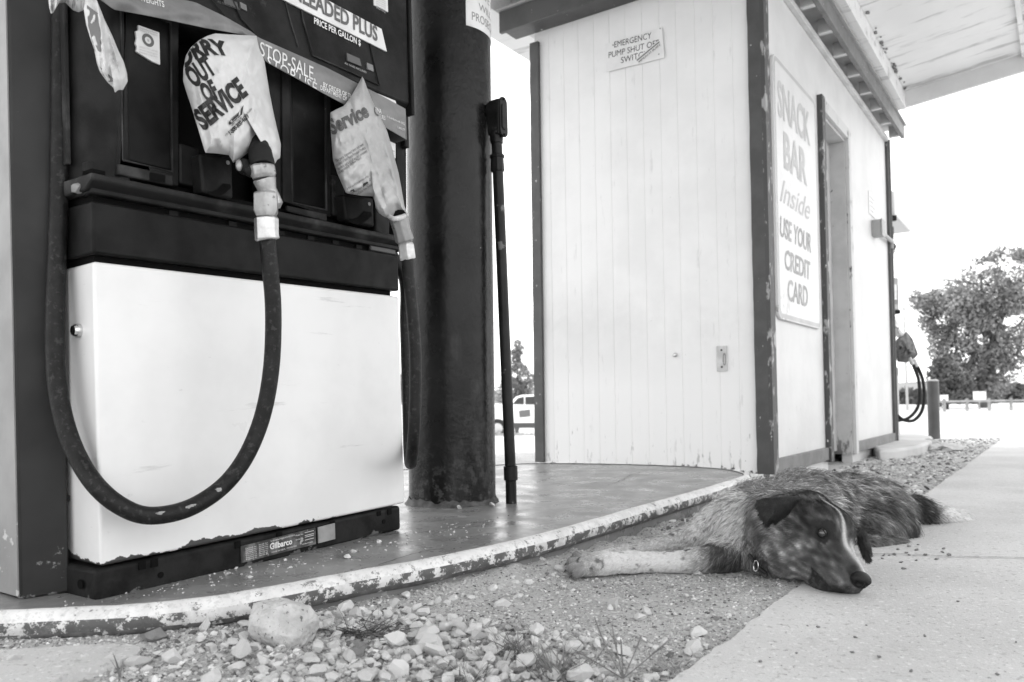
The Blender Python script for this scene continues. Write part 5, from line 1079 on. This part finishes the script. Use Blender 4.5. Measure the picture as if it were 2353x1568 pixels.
# crowd of stones: dense crushed limestone in the foreground, thinner toward the dog
LBL = {'c': ('pale angular crushed stone in the dense foreground heap', 'crushed stones in the foreground'), 'k': ('pale stone in the row lying along the foot of the kerb', 'stones along the kerb foot'), 'f': ('loose pale stone scattered over the fine gravel', 'scattered stones on the fine gravel'), 'p': ('dark pebble lying loose on the pavement beside the dog', 'pebbles on the pavement'), 'i': ('pale chip scattered on the island top', 'chips on the island')}
cnt = 0; tries = 0
def inside_strip(p): return edge_dist(p.x, p.y) < -.012 and all((p.x - q_.x) ** 2 + (p.y - q_.y) ** 2 > .0036 for q_ in ())
kerb_pts = [(p.x, p.y) for p in top]
def kerb_gap(p): return min(math.hypot(p.x - a, p.y - b) for a, b in kerb_pts)
placed = []
def try_place(px, py, sz, key, lift=0):
    global cnt
    p = on_gravel(px, py)
    if edge_dist(p.x, p.y) > -.01 or kerb_gap(p) < .035 + sz * .3 or math.hypot(p.x - bc.x, p.y - bc.y) < .06: return
    if any((p.x - a) ** 2 + (p.y - b) ** 2 < ((sz + s_) * .33) ** 2 for a, b, s_ in placed): return
    placed.append((p.x, p.y, sz)); lb_, gr = LBL[key]; stone(p + Vector((0, 0, lift)), sz, lb_, gr, dark=rng.random() < .05, sink=rng.uniform(.05, .4)); cnt += 1
n0_ = 0
while n0_ < 2600 and cnt < 185:
    n0_ += 1; u = rng.random(); px = rng.normal(960, 200); py = rng.uniform(1395, 1580)
    if py < 1405 + abs(px - 900) * .16 or (790 < px < 920 and 1425 < py < 1490): continue
    try_place(px, py, float(np.clip(rng.lognormal(math.log(.031), .32), .016, .055)), 'c', rng.uniform(0, .007))
n0_ = 0; c0 = cnt
while n0_ < 500 and cnt < c0 + 42:
    n0_ += 1; i = rng.integers(4, 80); p = top[i]; nn = inner[i][1]; q_ = p + nn * rng.uniform(.05, .085); d_ = RM.transposed() @ (Vector((q_.x, q_.y, GZ)) - CAM); px, py = CX - d_.x / d_.z * F, CY + SHIFT * 2353 + d_.y / d_.z * F
    if -30 < px < 1300 and py < 1560: try_place(px, py, float(rng.uniform(.012, .034)), 'k')
n0_ = 0; c0 = cnt
while n0_ < 700 and cnt < c0 + 66:
    n0_ += 1; px, py = rng.uniform(850, 1700), rng.uniform(1330, 1568)
    if py < 1340 and px > 1290: continue
    try_place(px, py, float(np.clip(rng.lognormal(math.log(.016), .4), .009, .035)), 'f')
for k in range(26):
    px, py = rng.normal(2060, 70), rng.normal(1268, 18); p = gp(px, py, PZ)
    if edge_dist(p.x, p.y) > .02: stone(p, float(rng.uniform(.007, .016)), *LBL['p'], dark=True, sink=.2)
for k in range(12): stone(gp(rng.uniform(1700, 2340), rng.uniform(1380, 1560), PZ), float(rng.uniform(.005, .010)), 'small dark pebble lying alone on the open pavement', 'pebbles on open pavement', dark=True, sink=.2)
for k in range(16):
    a = rng.uniform(.1, .95); px, py = lerp(380, 1000, a) + rng.normal(0, 12), lerp(1350, 1225, a) + rng.normal(8, 9); stone(igp(px, py), float(rng.uniform(.006, .016)), *LBL['i'], sink=.3, sq=.6)
# the countless small gravel: one mesh of little chips
def gravel_mass(n, smin, smax, mat, seed, region, name):
    r = np.random.default_rng(seed); ico = np.array([(0, 0, 1), (.894, 0, .447), (.276, .851, .447), (-.724, .526, .447), (-.724, -.526, .447), (.276, -.851, .447), (.724, .526, -.447), (-.276, .851, -.447), (-.894, 0, -.447), (-.276, -.851, -.447), (.724, -.526, -.447), (0, 0, -1)])
    fc = np.array([(0, 1, 2), (0, 2, 3), (0, 3, 4), (0, 4, 5), (0, 5, 1), (1, 6, 2), (2, 7, 3), (3, 8, 4), (4, 9, 5), (5, 10, 1), (6, 7, 2), (7, 8, 3), (8, 9, 4), (9, 10, 5), (10, 6, 1), (11, 7, 6), (11, 8, 7), (11, 9, 8), (11, 10, 9), (11, 6, 10)])
    P_ = region(r, n); n = len(P_); sz = np.exp(r.uniform(math.log(smin), math.log(smax), n)) * .5
    v = ico[None] * (1 + .38 * r.uniform(-1, 1, (n, 12, 1))); v = v * np.stack([r.uniform(.8, 1.4, n), r.uniform(.6, 1, n), r.uniform(.4, .8, n)], 1)[:, None]
    th = r.uniform(0, 6.28, n); c_, s_ = np.cos(th), np.sin(th); x = v[..., 0] * c_[:, None] - v[..., 1] * s_[:, None]; y = v[..., 0] * s_[:, None] + v[..., 1] * c_[:, None]
    tl_ = r.normal(0, .3, n); z = v[..., 2] + x * tl_[:, None]; v = np.stack([x, y, z], -1) * sz[:, None, None]; v += P_[:, None] + np.array([0, 0, .12]) * sz[:, None, None]
    col = np.clip(np.repeat(r.choice([.14, .30, .41, .50, .62], n, p=[.14, .2, .27, .25, .14]) * np.exp(.2 * r.normal(size=n)), 12), .05, .75)
    o = bpy.data.objects.new(name, mk_np(name, v.reshape(-1, 3), None, mat, False, (fc[None] + 12 * np.arange(n)[:, None, None]).reshape(-1, 3), col)); COL.objects.link(o); o['kind'] = 'stuff'; o['label'] = 'fine loose gravel between the kerb and the pavement' if name == 'gravel' else 'grit and paint crumbs on the island top'; o['category'] = 'gravel'; return o
grit_m = M_('grit', .4, .95, attr=True)
kx = np.array([k_[0] for k_ in kerb_pts]); ky = np.array([k_[1] for k_ in kerb_pts])
def in_island(x, y):
    ins = np.zeros(len(x), bool); j = len(kx) - 1
    for i in range(len(kx)):
        c_ = ((ky[i] > y) != (ky[j] > y)) & (x < (kx[j] - kx[i]) * (y - ky[i]) / (ky[j] - ky[i] + 1e-12) + kx[i]); ins ^= c_; j = i
    return ins
def reg_strip(r, n):
    Y_ = .95 + 2.8 * r.random(n) ** 1.6; t = r.random(n); X_ = EA.x + (Y_ - EA.y) * ED.x / ED.y + .0 - t * 2.1
    ok = ~in_island(X_, Y_) & (edge_dist(X_, Y_) < -.0) & (np.abs(X_ / Y_ - .02) < .68); 
    dens = .35 + .65 * vnoise(X_, Y_, 3.1, 5); ok &= r.random(n) < dens + .25 * (Y_ < 1.6); X_, Y_ = X_[ok], Y_[ok]; return np.stack([X_, Y_, gravel_z(X_, Y_)], 1)
gravel_mass(150000, .0016, .0085, grit_m, 3, reg_strip, 'gravel')
def reg_fore(r, n):
    px = r.normal(900, 260, n); py = r.uniform(1385, 1590, n); k_ = py > 1400 + .10 * np.abs(px - 850); px, py = px[k_], py[k_]; return np.array([on_gravel(x, y)[:] for x, y in zip(px, py) if True])
def reg_back(r, n):
    Y_ = 2.6 + 5.4 * r.random(n) ** 1.3; X_ = EA.x + (Y_ - EA.y) * ED.x / ED.y - r.random(n) * 1.6; ok = ~in_island(X_, Y_) & (edge_dist(X_, Y_) < -.01); so = (X_ - S0.x) * GS.x + (Y_ - S0.y) * GS.y; ok &= ~((so > -.02) & (Y_ > 3.6)); X_, Y_ = X_[ok], Y_[ok]; return np.stack([X_, Y_, gravel_z(X_, Y_)], 1)
gravel_mass(4200, .006, .019, grit_m, 6, lambda r, n: (lambda q: q[(~in_island(q[:, 0], q[:, 1])) & (edge_dist(q[:, 0], q[:, 1]) < -.02)])(reg_fore(r, n)), 'gravel')
gravel_mass(7000, .008, .035, grit_m, 8, reg_back, 'gravel')
def reg_isl(r, n):
    a = r.random(n); px = lerp(160, 1150, a) + r.normal(0, 25, n); py = lerp(1392, 1190, a) + np.abs(r.normal(0, 22, n)) - 8; ps = [igp(x, y) for x, y in zip(px, py)]
    return np.array([p[:] for p in ps])
gravel_mass(330, .002, .007, grit_m, 4, reg_isl, 'grit')

# ------------------------------------------------------------------ grass tufts and weeds
def blade(g, p, d, L, w, bend, seg=5):
    p = Vector(p); d = Vector(d).normalized(); side = d.cross(ZU).normalized() if abs(d.z) < .99 else Vector((1, 0, 0)); side.rotate(Matrix.Rotation(rng.uniform(0, 3.14), 3, d)); out = Vector((d.x, d.y, 0)); out = out.normalized() if out.length > 1e-4 else Vector((1, 0, 0)); vs = []
    for k in range(seg + 1):
        t = k / seg; q = p + d * L * t + out * bend * L * t * t - ZU * abs(bend) * L * .55 * t * t; ww = w * (1 - t ** 1.5) + .0001
        if q.z < p.z - .004: q.z = p.z - .004
        vs += [q - side * ww, q + side * ww]
    g.add(vs, [(2 * k, 2 * k + 1, 2 * k + 3, 2 * k + 2) for k in range(seg)])
def tuft(name, label, px, py, n, L, w, spread, bend, mat, lean=.8, cat='grass tuft', ext=.02):
    base = on_gravel(px, py); g = G()
    for _ in range(n):
        a = rng.uniform(0, 6.28); r = abs(rng.normal(0, ext)); q = base + Vector((math.cos(a) * r, math.sin(a) * r, 0)); q.z = gz_at(q.x, q.y) - .002; d = Vector((rng.normal(0, spread), rng.normal(0, spread), lean)); blade(g, q, d, L * rng.uniform(.5, 1.2), w * rng.uniform(.6, 1.2), bend * rng.uniform(.2, 1.3))
    g.v = [v - base for v in g.v]; return solo(name, label, cat, g, mat, T(base), local=True)
tuft('dry_grass', 'tangled clump of dark dry grass beside the large rock', 850, 1462, 300, .062, .0013, 1.2, .9, dry_m, .55, ext=.030)
tuft('grass_tuft', 'upright tuft of green grass in the middle foreground stones', 1195, 1515, 60, .055, .0014, .35, .35, grass_m, .9, ext=.018)
tuft('grass_tuft', 'leafy grass tuft at the bottom edge of the photo', 1272, 1562, 46, .075, .0018, .4, .4, grass_m, .9, ext=.02)
tuft('grass_tuft', 'sparse bent grass tuft between the leafy tuft and the weed', 1345, 1548, 30, .05, .0013, .5, .5, grass_m, .8, ext=.02)
tuft('grass_tuft', 'dry leaning grass stems left of the upright green tuft', 1150, 1500, 22, .06, .0011, .5, .4, straw_m, .9, ext=.02)
tuft('grass_tuft', 'fine pale feathery grass beside the pavement edge', 1545, 1540, 90, .034, .0006, .5, .5, straw_m, .8, ext=.03)
tuft('grass_tuft', 'low grass clump at the bottom among the crushed stones', 1075, 1572, 50, .05, .0012, .6, .5, grass_m, .8, ext=.03)
tuft('grass_tuft', 'thin straw lying flat by the concrete patch', 345, 1566, 40, .06, .0008, 1.0, .8, straw_m, .4, ext=.03)
tuft('grass_tuft', 'single pointed blade standing beside the concrete patch', 277, 1568, 3, .05, .0024, .2, .2, grass_m, 1, ext=.003)
base = on_gravel(1432, 1560); g = G()
for dx, dy, L in ((-.045, -.01, .125), (-.015, .01, .10), (.03, .0, .085), (.075, -.01, .12), (.0, .02, .07), (-.08, .0, .06)):
    e = base + Vector((dx, dy, 0)) + ZU * L * (.8 if dx < .06 else .55); pth = smooth_path([base, base.lerp(e, .5) + Vector((dx * .15, 0, .008)), e], 5); g.tube(pth, [.0011] * (len(pth) - 1) + [.0004], 6)
    blade(g, base.lerp(e, .6), (dx * 9, dy * 9, .6), .03, .0016, .3)
g.v = [v - base for v in g.v]; solo('weed', 'spindly weed with bare stalks fanning from one root near the pavement', 'weed', g, grass_m, T(base), local=True)
# ------------------------------------------------------------------ far pump island, far pump and bollard beyond the shed
fg = WR(3.3, 0) if False else None
fi = [gp(x, y, -.01) for x, y in ((2020, 1036), (2060, 1034), (2110, 1026), (2142, 1014), (2143, 1004), (2120, 998), (2040, 996), (1960, 1000))]
g = G(); g.prism([Vector((p.x, p.y, -.12)) for p in fi], (0, 0, .115)); solo('far_island', None, None, g, M_('far_island_paint', .5, .7, .4, 3), kind='structure', bev=.02)
YF = 7.35
fp = Thing('fuel_pump', 'partly hidden pale fuel pump with bagged nozzles behind the far shed corner', 'fuel pump', T(at(2040, 1000, YF)))
def fbox(name, x0, y0, x1, y1, d0, d1, mat, bev=.005, parent=None):
    a, b = at(x0, y0, YF), at(x1, y1, YF); return fp.part(name, G().box((a.x, YF + d0, min(a.z, b.z)), (b.x, YF + d1, max(a.z, b.z))), mat, parent, world=True, bev=bev)
fpale = M_('far_pump_pale', .7, .5, .6, 4); fgrey = M_('far_pump_grey', .42, .5, .3, 6, spots=[dict(val=.12, s=14, t=.6, w=.05)])
fbox('kick_plate', 1990, 1012, 2071, 1040, 0, .4, M_('far_kick', .25, .6)); fbox('lower_panel', 1990, 864, 2068, 1012, -.01, .42, fpale); fbox('panel_cap', 1990, 846, 2064, 864, -.015, .42, fgrey)
fbox('cabinet', 1990, 700, 2056, 846, .03, .4, black_paint); fbox('head', 1990, 640, 2064, 715, -.02, .42, fgrey); fbox('head_trim', 1990, 714, 2066, 722, -.03, .42, black_paint)
fbox('display_window', 2046, 676, 2061, 700, -.026, -.02, M_('far_lcd', .2, .3))
fbox('sticker', 2050, 655, 2058, 690, -.028, -.021, letter_white)
rod = [at(x, y, YF - .04) for x, y in ((2052, 640), (2051, 600), (2051, 575))]; fp.part('hose_rod', G().tube(rod, .011, 8), black_paint, world=True)
fp.part('rod_spring', G().tube([at(2051, 575, YF - .04), at(2051, 566, YF - .04), at(2050.5, 556, YF - .04)], [.022, .034, .008], 10), black_paint, world=True); fp.part('rod_ball', G().ball(at(2051, 578, YF - .04), .024, 2), grey_metal, world=True)
fp.part('hose_rod', G().tube([at(2050.5, 558, YF - .04), at(2050, 522, YF - .04)], .014, 8), black_paint, world=True)
for pth in (((2098, 838), (2110, 870), (2113, 905), (2108, 938), (2085, 962), (2050, 966), (2010, 958)), ((2108, 842), (2120, 872), (2124, 910), (2118, 945), (2100, 966), (2078, 966), (2062, 955))): fp.part('hose', G().tube(smooth_path([at(x, y, YF - .12) for x, y in pth], 6), .0145, 10), rubber, world=True)
for a, b in (((2089, 822), (2097, 838)), ((2100, 826), (2107, 843))): fp.part('nozzle', G().tube([at(*a, YF - .12), at(*b, YF - .12)], .02, 8), alloy, world=True)
lbx = Thing('lit_sign_box', 'white overhanging sign box above the far pump behind the shed corner', 'sign box', T(at(2050, 500, YF)))
kb, kt = at(2055.5, 494, YF), at(2055.5, 438, YF); hh_ = kt.z - kb.z
lbx.part('box_body', G().prism([kb, kb + US * .966, kb + US * .966 + GS * .55, kb + GS * .55], (0, 0, hh_)), M_('sign_box_white', .4, .4), world=True, bev=.01)
c_ = at(2050, 505, YF); lbx.part('hose_bracket', G().box((c_.x - .035, YF - .05, c_.z - .02), (c_.x + .02, YF - .002, c_.z + .03)), black_paint, world=True, bev=.004)
for (o_, dpt_, mt, lb_) in ((((2046, 724), (2066, 730), (2072, 755), (2086, 776), (2074, 782), (2056, 772), (2044, 760)), -.06, fpale, 'pale torn plastic bag hanging on the far pump above the dark bag'), (((2060, 780), (2084, 762), (2098, 780), (2110, 815), (2104, 822), (2084, 834), (2062, 832), (2054, 806)), -.10, M_('dark_bag', .11, .5, .05, 20), 'dark plastic bag drooping over the nozzles of the far pump')):
    cxx = sum(p[0] for p in o_) / len(o_); cyy = sum(p[1] for p in o_) / len(o_); q_ = in_hull(o_, 40); g = G(); vs = []
    for k in range(7):
        t = 1 - k / 6
        vs += [at(lerp(cxx, x, t), lerp(cyy, y, t), YF + dpt_ - .09 * (1 - t * t) + .03 * nz((x * .06, y * .06, k))) for x, y in q_]
    nf = len(vs); vs += [at(lerp(cxx, x, 1 - k / 6), lerp(cyy, y, 1 - k / 6), YF + dpt_ + .03 * (k / 6)) for k in range(7) for x, y in q_]
    f = [(k * 40 + i, k * 40 + (i + 1) % 40, (k + 1) * 40 + (i + 1) % 40, (k + 1) * 40 + i) for k in range(6) for i in range(40)]
    g.add(vs, f + [tuple(nf + i for i in q[::-1]) for q in f] + [(i, nf + i, nf + (i + 1) % 40, (i + 1) % 40) for i in range(40)]); solo('plastic_bag', lb_, 'plastic bag', g, mt, T(at(cxx, cyy, YF)))
bb = gp(2147, 1006, GZ); bt = at(2147, 873, bb.y); rb = 12.5 * bb.y / F
bo = Thing('bollard', 'short dark round bollard standing past the shed by the far pump', 'bollard', T(bb))
bo.part('post', G().tube([bb - ZU * .05, Vector((bb.x, bb.y, bt.z - .015))], rb, 24), M_('bollard_paint', .035, .4, .05, 6), world=True); bo.part('cap', G().tube([Vector((bb.x, bb.y, bt.z - .0149)), Vector((bb.x, bb.y, bt.z - .005)), Vector((bb.x, bb.y, bt.z + .004))], [rb * 1.02, rb * .98, rb * .7], 24), grey_metal, world=True)
g = G(); c_ = gp(2128, 1030, GZ); g.ball(c_, (.13, .11, .075), 3, .5, 6); solo('concrete_lump', 'rough concrete lump at the foot of the dark bollard', 'concrete lump', g, M_('lump', .3, .95, .4, 20, bump=.006, bs=30), T(c_))
g = G(); c_ = gp(2172, 1036, GZ); g.ball(c_, (.16, .14, .05), 3, .6, 7); solo('concrete_lump', 'low pale broken concrete lump right of the bollard foot', 'concrete lump', g, M_('lump_pale', .5, .95, .4, 20, bump=.006, bs=30), T(c_))

# ------------------------------------------------------------------ background across the far lot
def tree(label, px, py, Yd, top_py, limbs, clumps, nleaf, lsize, mat, seed, trunk_r, name='tree'):
    r = np.random.default_rng(seed); b = at(px, py, Yd); b.z = float(terrain(np.array([b.x]), np.array([b.y]))[0]) if top_py > 0 else b.z
    H = at(px, top_py, Yd).z - b.z; th = Thing(name, label, 'tree', T(b)); g = G(); tips = []
    for lx, ly, r0 in limbs:             # limb ends as pixels
        e = at(lx, ly, Yd + r.uniform(-.6, .6) * H * .15); m_ = b.lerp(e, .5) + Vector(((b.x - e.x) * .22, 0, H * .06)); pth = smooth_path([b + ZU * .0, b.lerp(m_, .5) + Vector((r.normal(0, .03) * H, 0, .02 * H)), m_, e], 6); k = len(pth); g.tube(pth, [lerp(r0, r0 * .15, (i / (k - 1)) ** .8) for i in range(k)], 8)
        tips.append(e)
        for _ in range(5):
            s_ = pth[r.integers(k // 2, k - 1)]; q = s_ + Vector((r.normal(0, .12), r.normal(0, .12), abs(r.normal(.1, .06)))) * H; g.tube([s_, s_.lerp(q, .5) + Vector((0, 0, .02 * H)), q], [r0 * .22, r0 * .12, r0 * .03], 5)
    th.part('trunk', g, bark, world=True)
    P_ = []; 
    for cx_, cy_, rx, ry, wgt in clumps:
        n_ = int(nleaf * wgt); a = r.normal(size=(n_, 3)); a /= np.linalg.norm(a, axis=1, keepdims=True); a *= (r.random(n_) ** .45)[:, None]
        c = np.array(at(cx_, cy_, Yd + r.uniform(-.5, .5))); k = Yd / F; P_.append(c + a * np.array([rx * k, min(rx, ry) * k * .9, ry * k]))
    P_ = np.concatenate(P_)
    # leaves gather in sprays with gaps between
    sp = np.array([mnoise.noise(Vector(p) * (5.5 / H * 1.6) + Vector((seed, 0, 0))) for p in P_]); sp += .5 * np.array([mnoise.noise(Vector(p) * (14 / H) + Vector((seed, 9, 0))) for p in P_]); P_ = P_[sp > -.20]; n_ = len(P_)
    nrm = r.normal(size=(n_, 3)); nrm /= np.linalg.norm(nrm, axis=1, keepdims=True); e1 = np.cross(nrm, r.normal(size=(n_, 3))); e1 /= np.linalg.norm(e1, axis=1, keepdims=True); e2 = np.cross(nrm, e1); s_ = (lsize * r.uniform(.5, 1.3, n_))[:, None]
    vs = np.stack([P_ - e1 * s_, P_ - e2 * s_ * .45, P_ + e1 * s_, P_ + e2 * s_ * .45], 1).reshape(-1, 3) - np.array(b)
    th.raw('crown', mk_np('crown', vs, np.arange(n_ * 4).reshape(-1, 4), mat, False)); return th
tree('large leafy tree with forked trunk beyond the far lot at the right', 2262, 934, 27, 560, ((2190, 690, .16), (2255, 640, .20), (2300, 610, .18), (2350, 640, .17), (2150, 730, .10), (2400, 690, .12)),
     ((2130, 690, 42, 34, .06), (2190, 700, 60, 60, .12), (2175, 790, 45, 60, .10), (2260, 690, 70, 70, .14), (2250, 790, 70, 75, .16), (2330, 660, 60, 70, .10), (2340, 750, 60, 70, .11), (2400, 700, 70, 90, .08), (2300, 600, 45, 35, .035), (2230, 620, 50, 30, .035), (2350, 585, 30, 22, .02), (2190, 860, 50, 50, .10), (2280, 860, 55, 55, .09), (2320, 830, 45, 55, .06), (2230, 900, 50, 30, .05), (2160, 740, 50, 40, .07), (2250, 740, 60, 50, .10)), 30000, .066, leaf_m, 3, .3)
tree('dark bushy tree standing in front of the large leafy tree', 2175, 938, 25, 780, ((2165, 850, .07), (2185, 830, .07)), ((2168, 870, 38, 52, .4), (2195, 890, 45, 40, .35), (2160, 910, 30, 26, .25)), 5200, .07, leaf_d, 5, .2)
tree('slender conifer like tree seen between the column and the shed', 1188, 978, 37, 775, ((1188, 800, .10), (1170, 900, .05), (1205, 880, .05)), ((1190, 810, 16, 30, .12), (1184, 860, 34, 34, .28), (1178, 905, 44, 40, .36), (1214, 900, 28, 46, .24)), 6000, .085, leaf_m, 8, .2)
tree('bushy treetop showing left of the black column behind the pump', 905, 978, 37, 830, ((905, 870, .08), (930, 860, .06)), ((925, 885, 30, 40, .5), (890, 900, 40, 40, .5)), 3000, .08, leaf_m, 12, .2)
for i, (px, py, w, h, Yd, lb_) in enumerate(((2338, 908, 36, 26, 42, 'dark round shrub at the right edge beyond the rail fence'), (2290, 918, 18, 14, 44, 'small round shrub between the big tree trunk and the right edge'), (2095, 918, 34, 24, 40, 'low dark shrub behind the far pump hoses'), (2120, 918, 16, 20, 38, 'upright dark shrub just left of the bollard'), (2235, 916, 50, 24, 40, 'low shrub behind the white board under the big tree'))):
    b = at(px, py + h * .9, Yd); r = np.random.default_rng(40 + i); n_ = 1500; a = r.normal(size=(n_, 3)); a /= np.linalg.norm(a, axis=1, keepdims=True); a *= (r.random(n_) ** .4)[:, None] * (1 + .3 * vn3(a, 2, i))[:, None]; k = Yd / F
    P_ = a * np.array([w * k, w * k, h * k]) + np.array([0, 0, h * k * .9]); nrm = r.normal(size=(n_, 3)); e1 = np.cross(nrm, r.normal(size=(n_, 3))); e1 /= np.linalg.norm(e1, axis=1, keepdims=True); e2 = np.cross(nrm / np.linalg.norm(nrm, axis=1, keepdims=True), e1); s_ = .16
    o = bpy.data.objects.new('shrub', mk_np('shrub', np.stack([P_ - e1 * s_, P_ - e2 * s_ * .5, P_ + e1 * s_, P_ + e2 * s_ * .5], 1).reshape(-1, 3), np.arange(n_ * 4).reshape(-1, 4), leaf_d, False)); COL.objects.link(o); o.location = b; o['label'] = lb_; o['category'] = 'shrub'; o['group'] = 'shrubs beyond the lot'
# low hills on the horizon
hm = M_('hills', .22, .9, .16, .02); pts = []
for i in range(121): x = -700 + i * 14; pts.append((x, 420 + 30 * nz((i * .21, 0, 0)), 5.0 + 4.5 * nz((i * .13, 4, 0)) + 2.0 * nz((i * .5, 8, 0))))
vs = []; 
for x, y, h in pts: vs += [(x, y - 40, -3), (x, y - 10, h * .7), (x, y + 25, max(h, .5) + 2), (x, y + 120, -3)]
g = G().add(vs, [(i * 4 + k, (i + 1) * 4 + k, (i + 1) * 4 + k + 1, i * 4 + k + 1) for i in range(120) for k in range(3)]); solo('hills', None, None, g, hm, kind='structure')
# low rail fence
rf = Thing('rail_fence', 'low dark rail fence along the far side of the lot', 'fence', T(gp(2250, 945, GZ)))
ra_, rb_ = gp(2160, 946, GZ), gp(2600, 938, GZ); tim = M_('fence_timber', .3, .8, .2, 6)
rf.part('rail', G().tube([ra_ + ZU * .26, rb_ + ZU * .26], .03, 8), tim, world=True)
for k in range(9): p = ra_.lerp(rb_, (k + .2) / 9); rf.part('post', G().tube([p - ZU * .1, p + ZU * .34], .04, 8), tim, world=True)
# two blank white boards on stakes, a thin pole
for (x0, y0, x1, y1, lb_) in ((2160, 908, 2179, 925, 'small white board on a stake just right of the bollard top'), (2236, 900, 2266, 919, 'small white board on a stake below the big tree')):
    Yd = 23.5; a, b = at(x0, y0, Yd), at(x1, y1, Yd); t_n = Thing('roadside_sign', lb_, 'sign', T((a.lerp(b, .5).x, Yd, GZ)))
    t_n.part('board', G().box((a.x, Yd - .015, b.z), (b.x, Yd + .015, a.z)), letter_white, world=True, bev=.005); m_ = a.lerp(b, .5); t_n.part('stake', G().tube([Vector((m_.x, Yd + .03, -.35)), Vector((m_.x, Yd + .03, m_.z))], .02, 6), tim, world=True)
pa = at(2077, 706, 24); pbm = at(2086, 958, 24); ut = Thing('thin_pole', 'thin pale pole rising behind the far pump', 'pole', T(pbm)); ut.part('shaft', G().tube([pbm - ZU * .3, pa], [.045, .028], 8), grey_metal, world=True); ut.part('crossarm', G().tube([pa + Vector((-.12, 0, -.06)), pa + Vector((.12, 0, -.06))], .018, 6), grey_metal, world=True)
# white off-road car parked beyond the column
YD = 30.0; cb = at(1200, 1000, YD); kpx = YD / F
ca = Thing('parked_car', 'white boxy car parked far behind the conduit pipe and the shed', 'car', T(cb))
def cp2(x, y): p = at(x, y, YD); return Vector((p.x, YD, p.z))
prof_c = [(1112, 984), (1110, 950), (1118, 936), (1150, 930), (1172, 926), (1186, 912), (1200, 908), (1290, 906), (1330, 912), (1338, 930), (1342, 984)]
ca.part('body', G().prism([cp2(*p) for p in prof_c], (0, 1.7, 0)), car_white, world=True, bev=.05, seg=3)
for q in (((1178, 929), (1190, 915), (1204, 912), (1204, 930)), ((1207, 912), (1236, 911), (1236, 930), (1207, 930)), ((1240, 911), (1300, 911), (1306, 930), (1240, 930))): ca.part('window', G().prism([cp2(*p) + Vector((0, -.012, 0)) for p in q], (0, .02, 0)), glass_d, world=True)
ca.part('door_panel', G().prism([cp2(*p) + Vector((0, -.014, 0)) for p in ((1192, 944), (1218, 941), (1219, 957), (1194, 960))], (0, .02, 0)), M_('door_patch', .12, .4), world=True)
ca.part('rocker', G().prism([cp2(*p) + Vector((0, -.02, 0)) for p in ((1112, 972), (1342, 972), (1342, 984), (1112, 984))], (0, 1.74, 0)), M_('rocker', .06, .6), world=True)
for x in (1143, 1305):
    c_ = cp2(x, 985); wv = ca.part('wheel', G().tube([c_ + Vector((0, -.04, 0)), c_ + Vector((0, .22, 0))], .36, 24), tyre, world=True); ca.part('rim', G().tube([c_ + Vector((0, -.05, 0)), c_ + Vector((0, -.02, 0))], [.20, .22], 20), chrome, wv, world=True)
g = G(); 
for i in range(60): x = 1100 + i * 5; p = cp2(x, 1001 + 3 * rng.random()) + Vector((0, -1.2 + .3 * rng.random(), 0)); g.ball(p, (.16, .14, .10 + .09 * rng.random()), 1, .5, 3)
o = solo('roadside_rubble', 'dark rubble edging in front of the far white car', 'rubble', g, M_('rubble', .16, .9, .28, 3), T(cp2(1200, 1002)), kind='stuff')
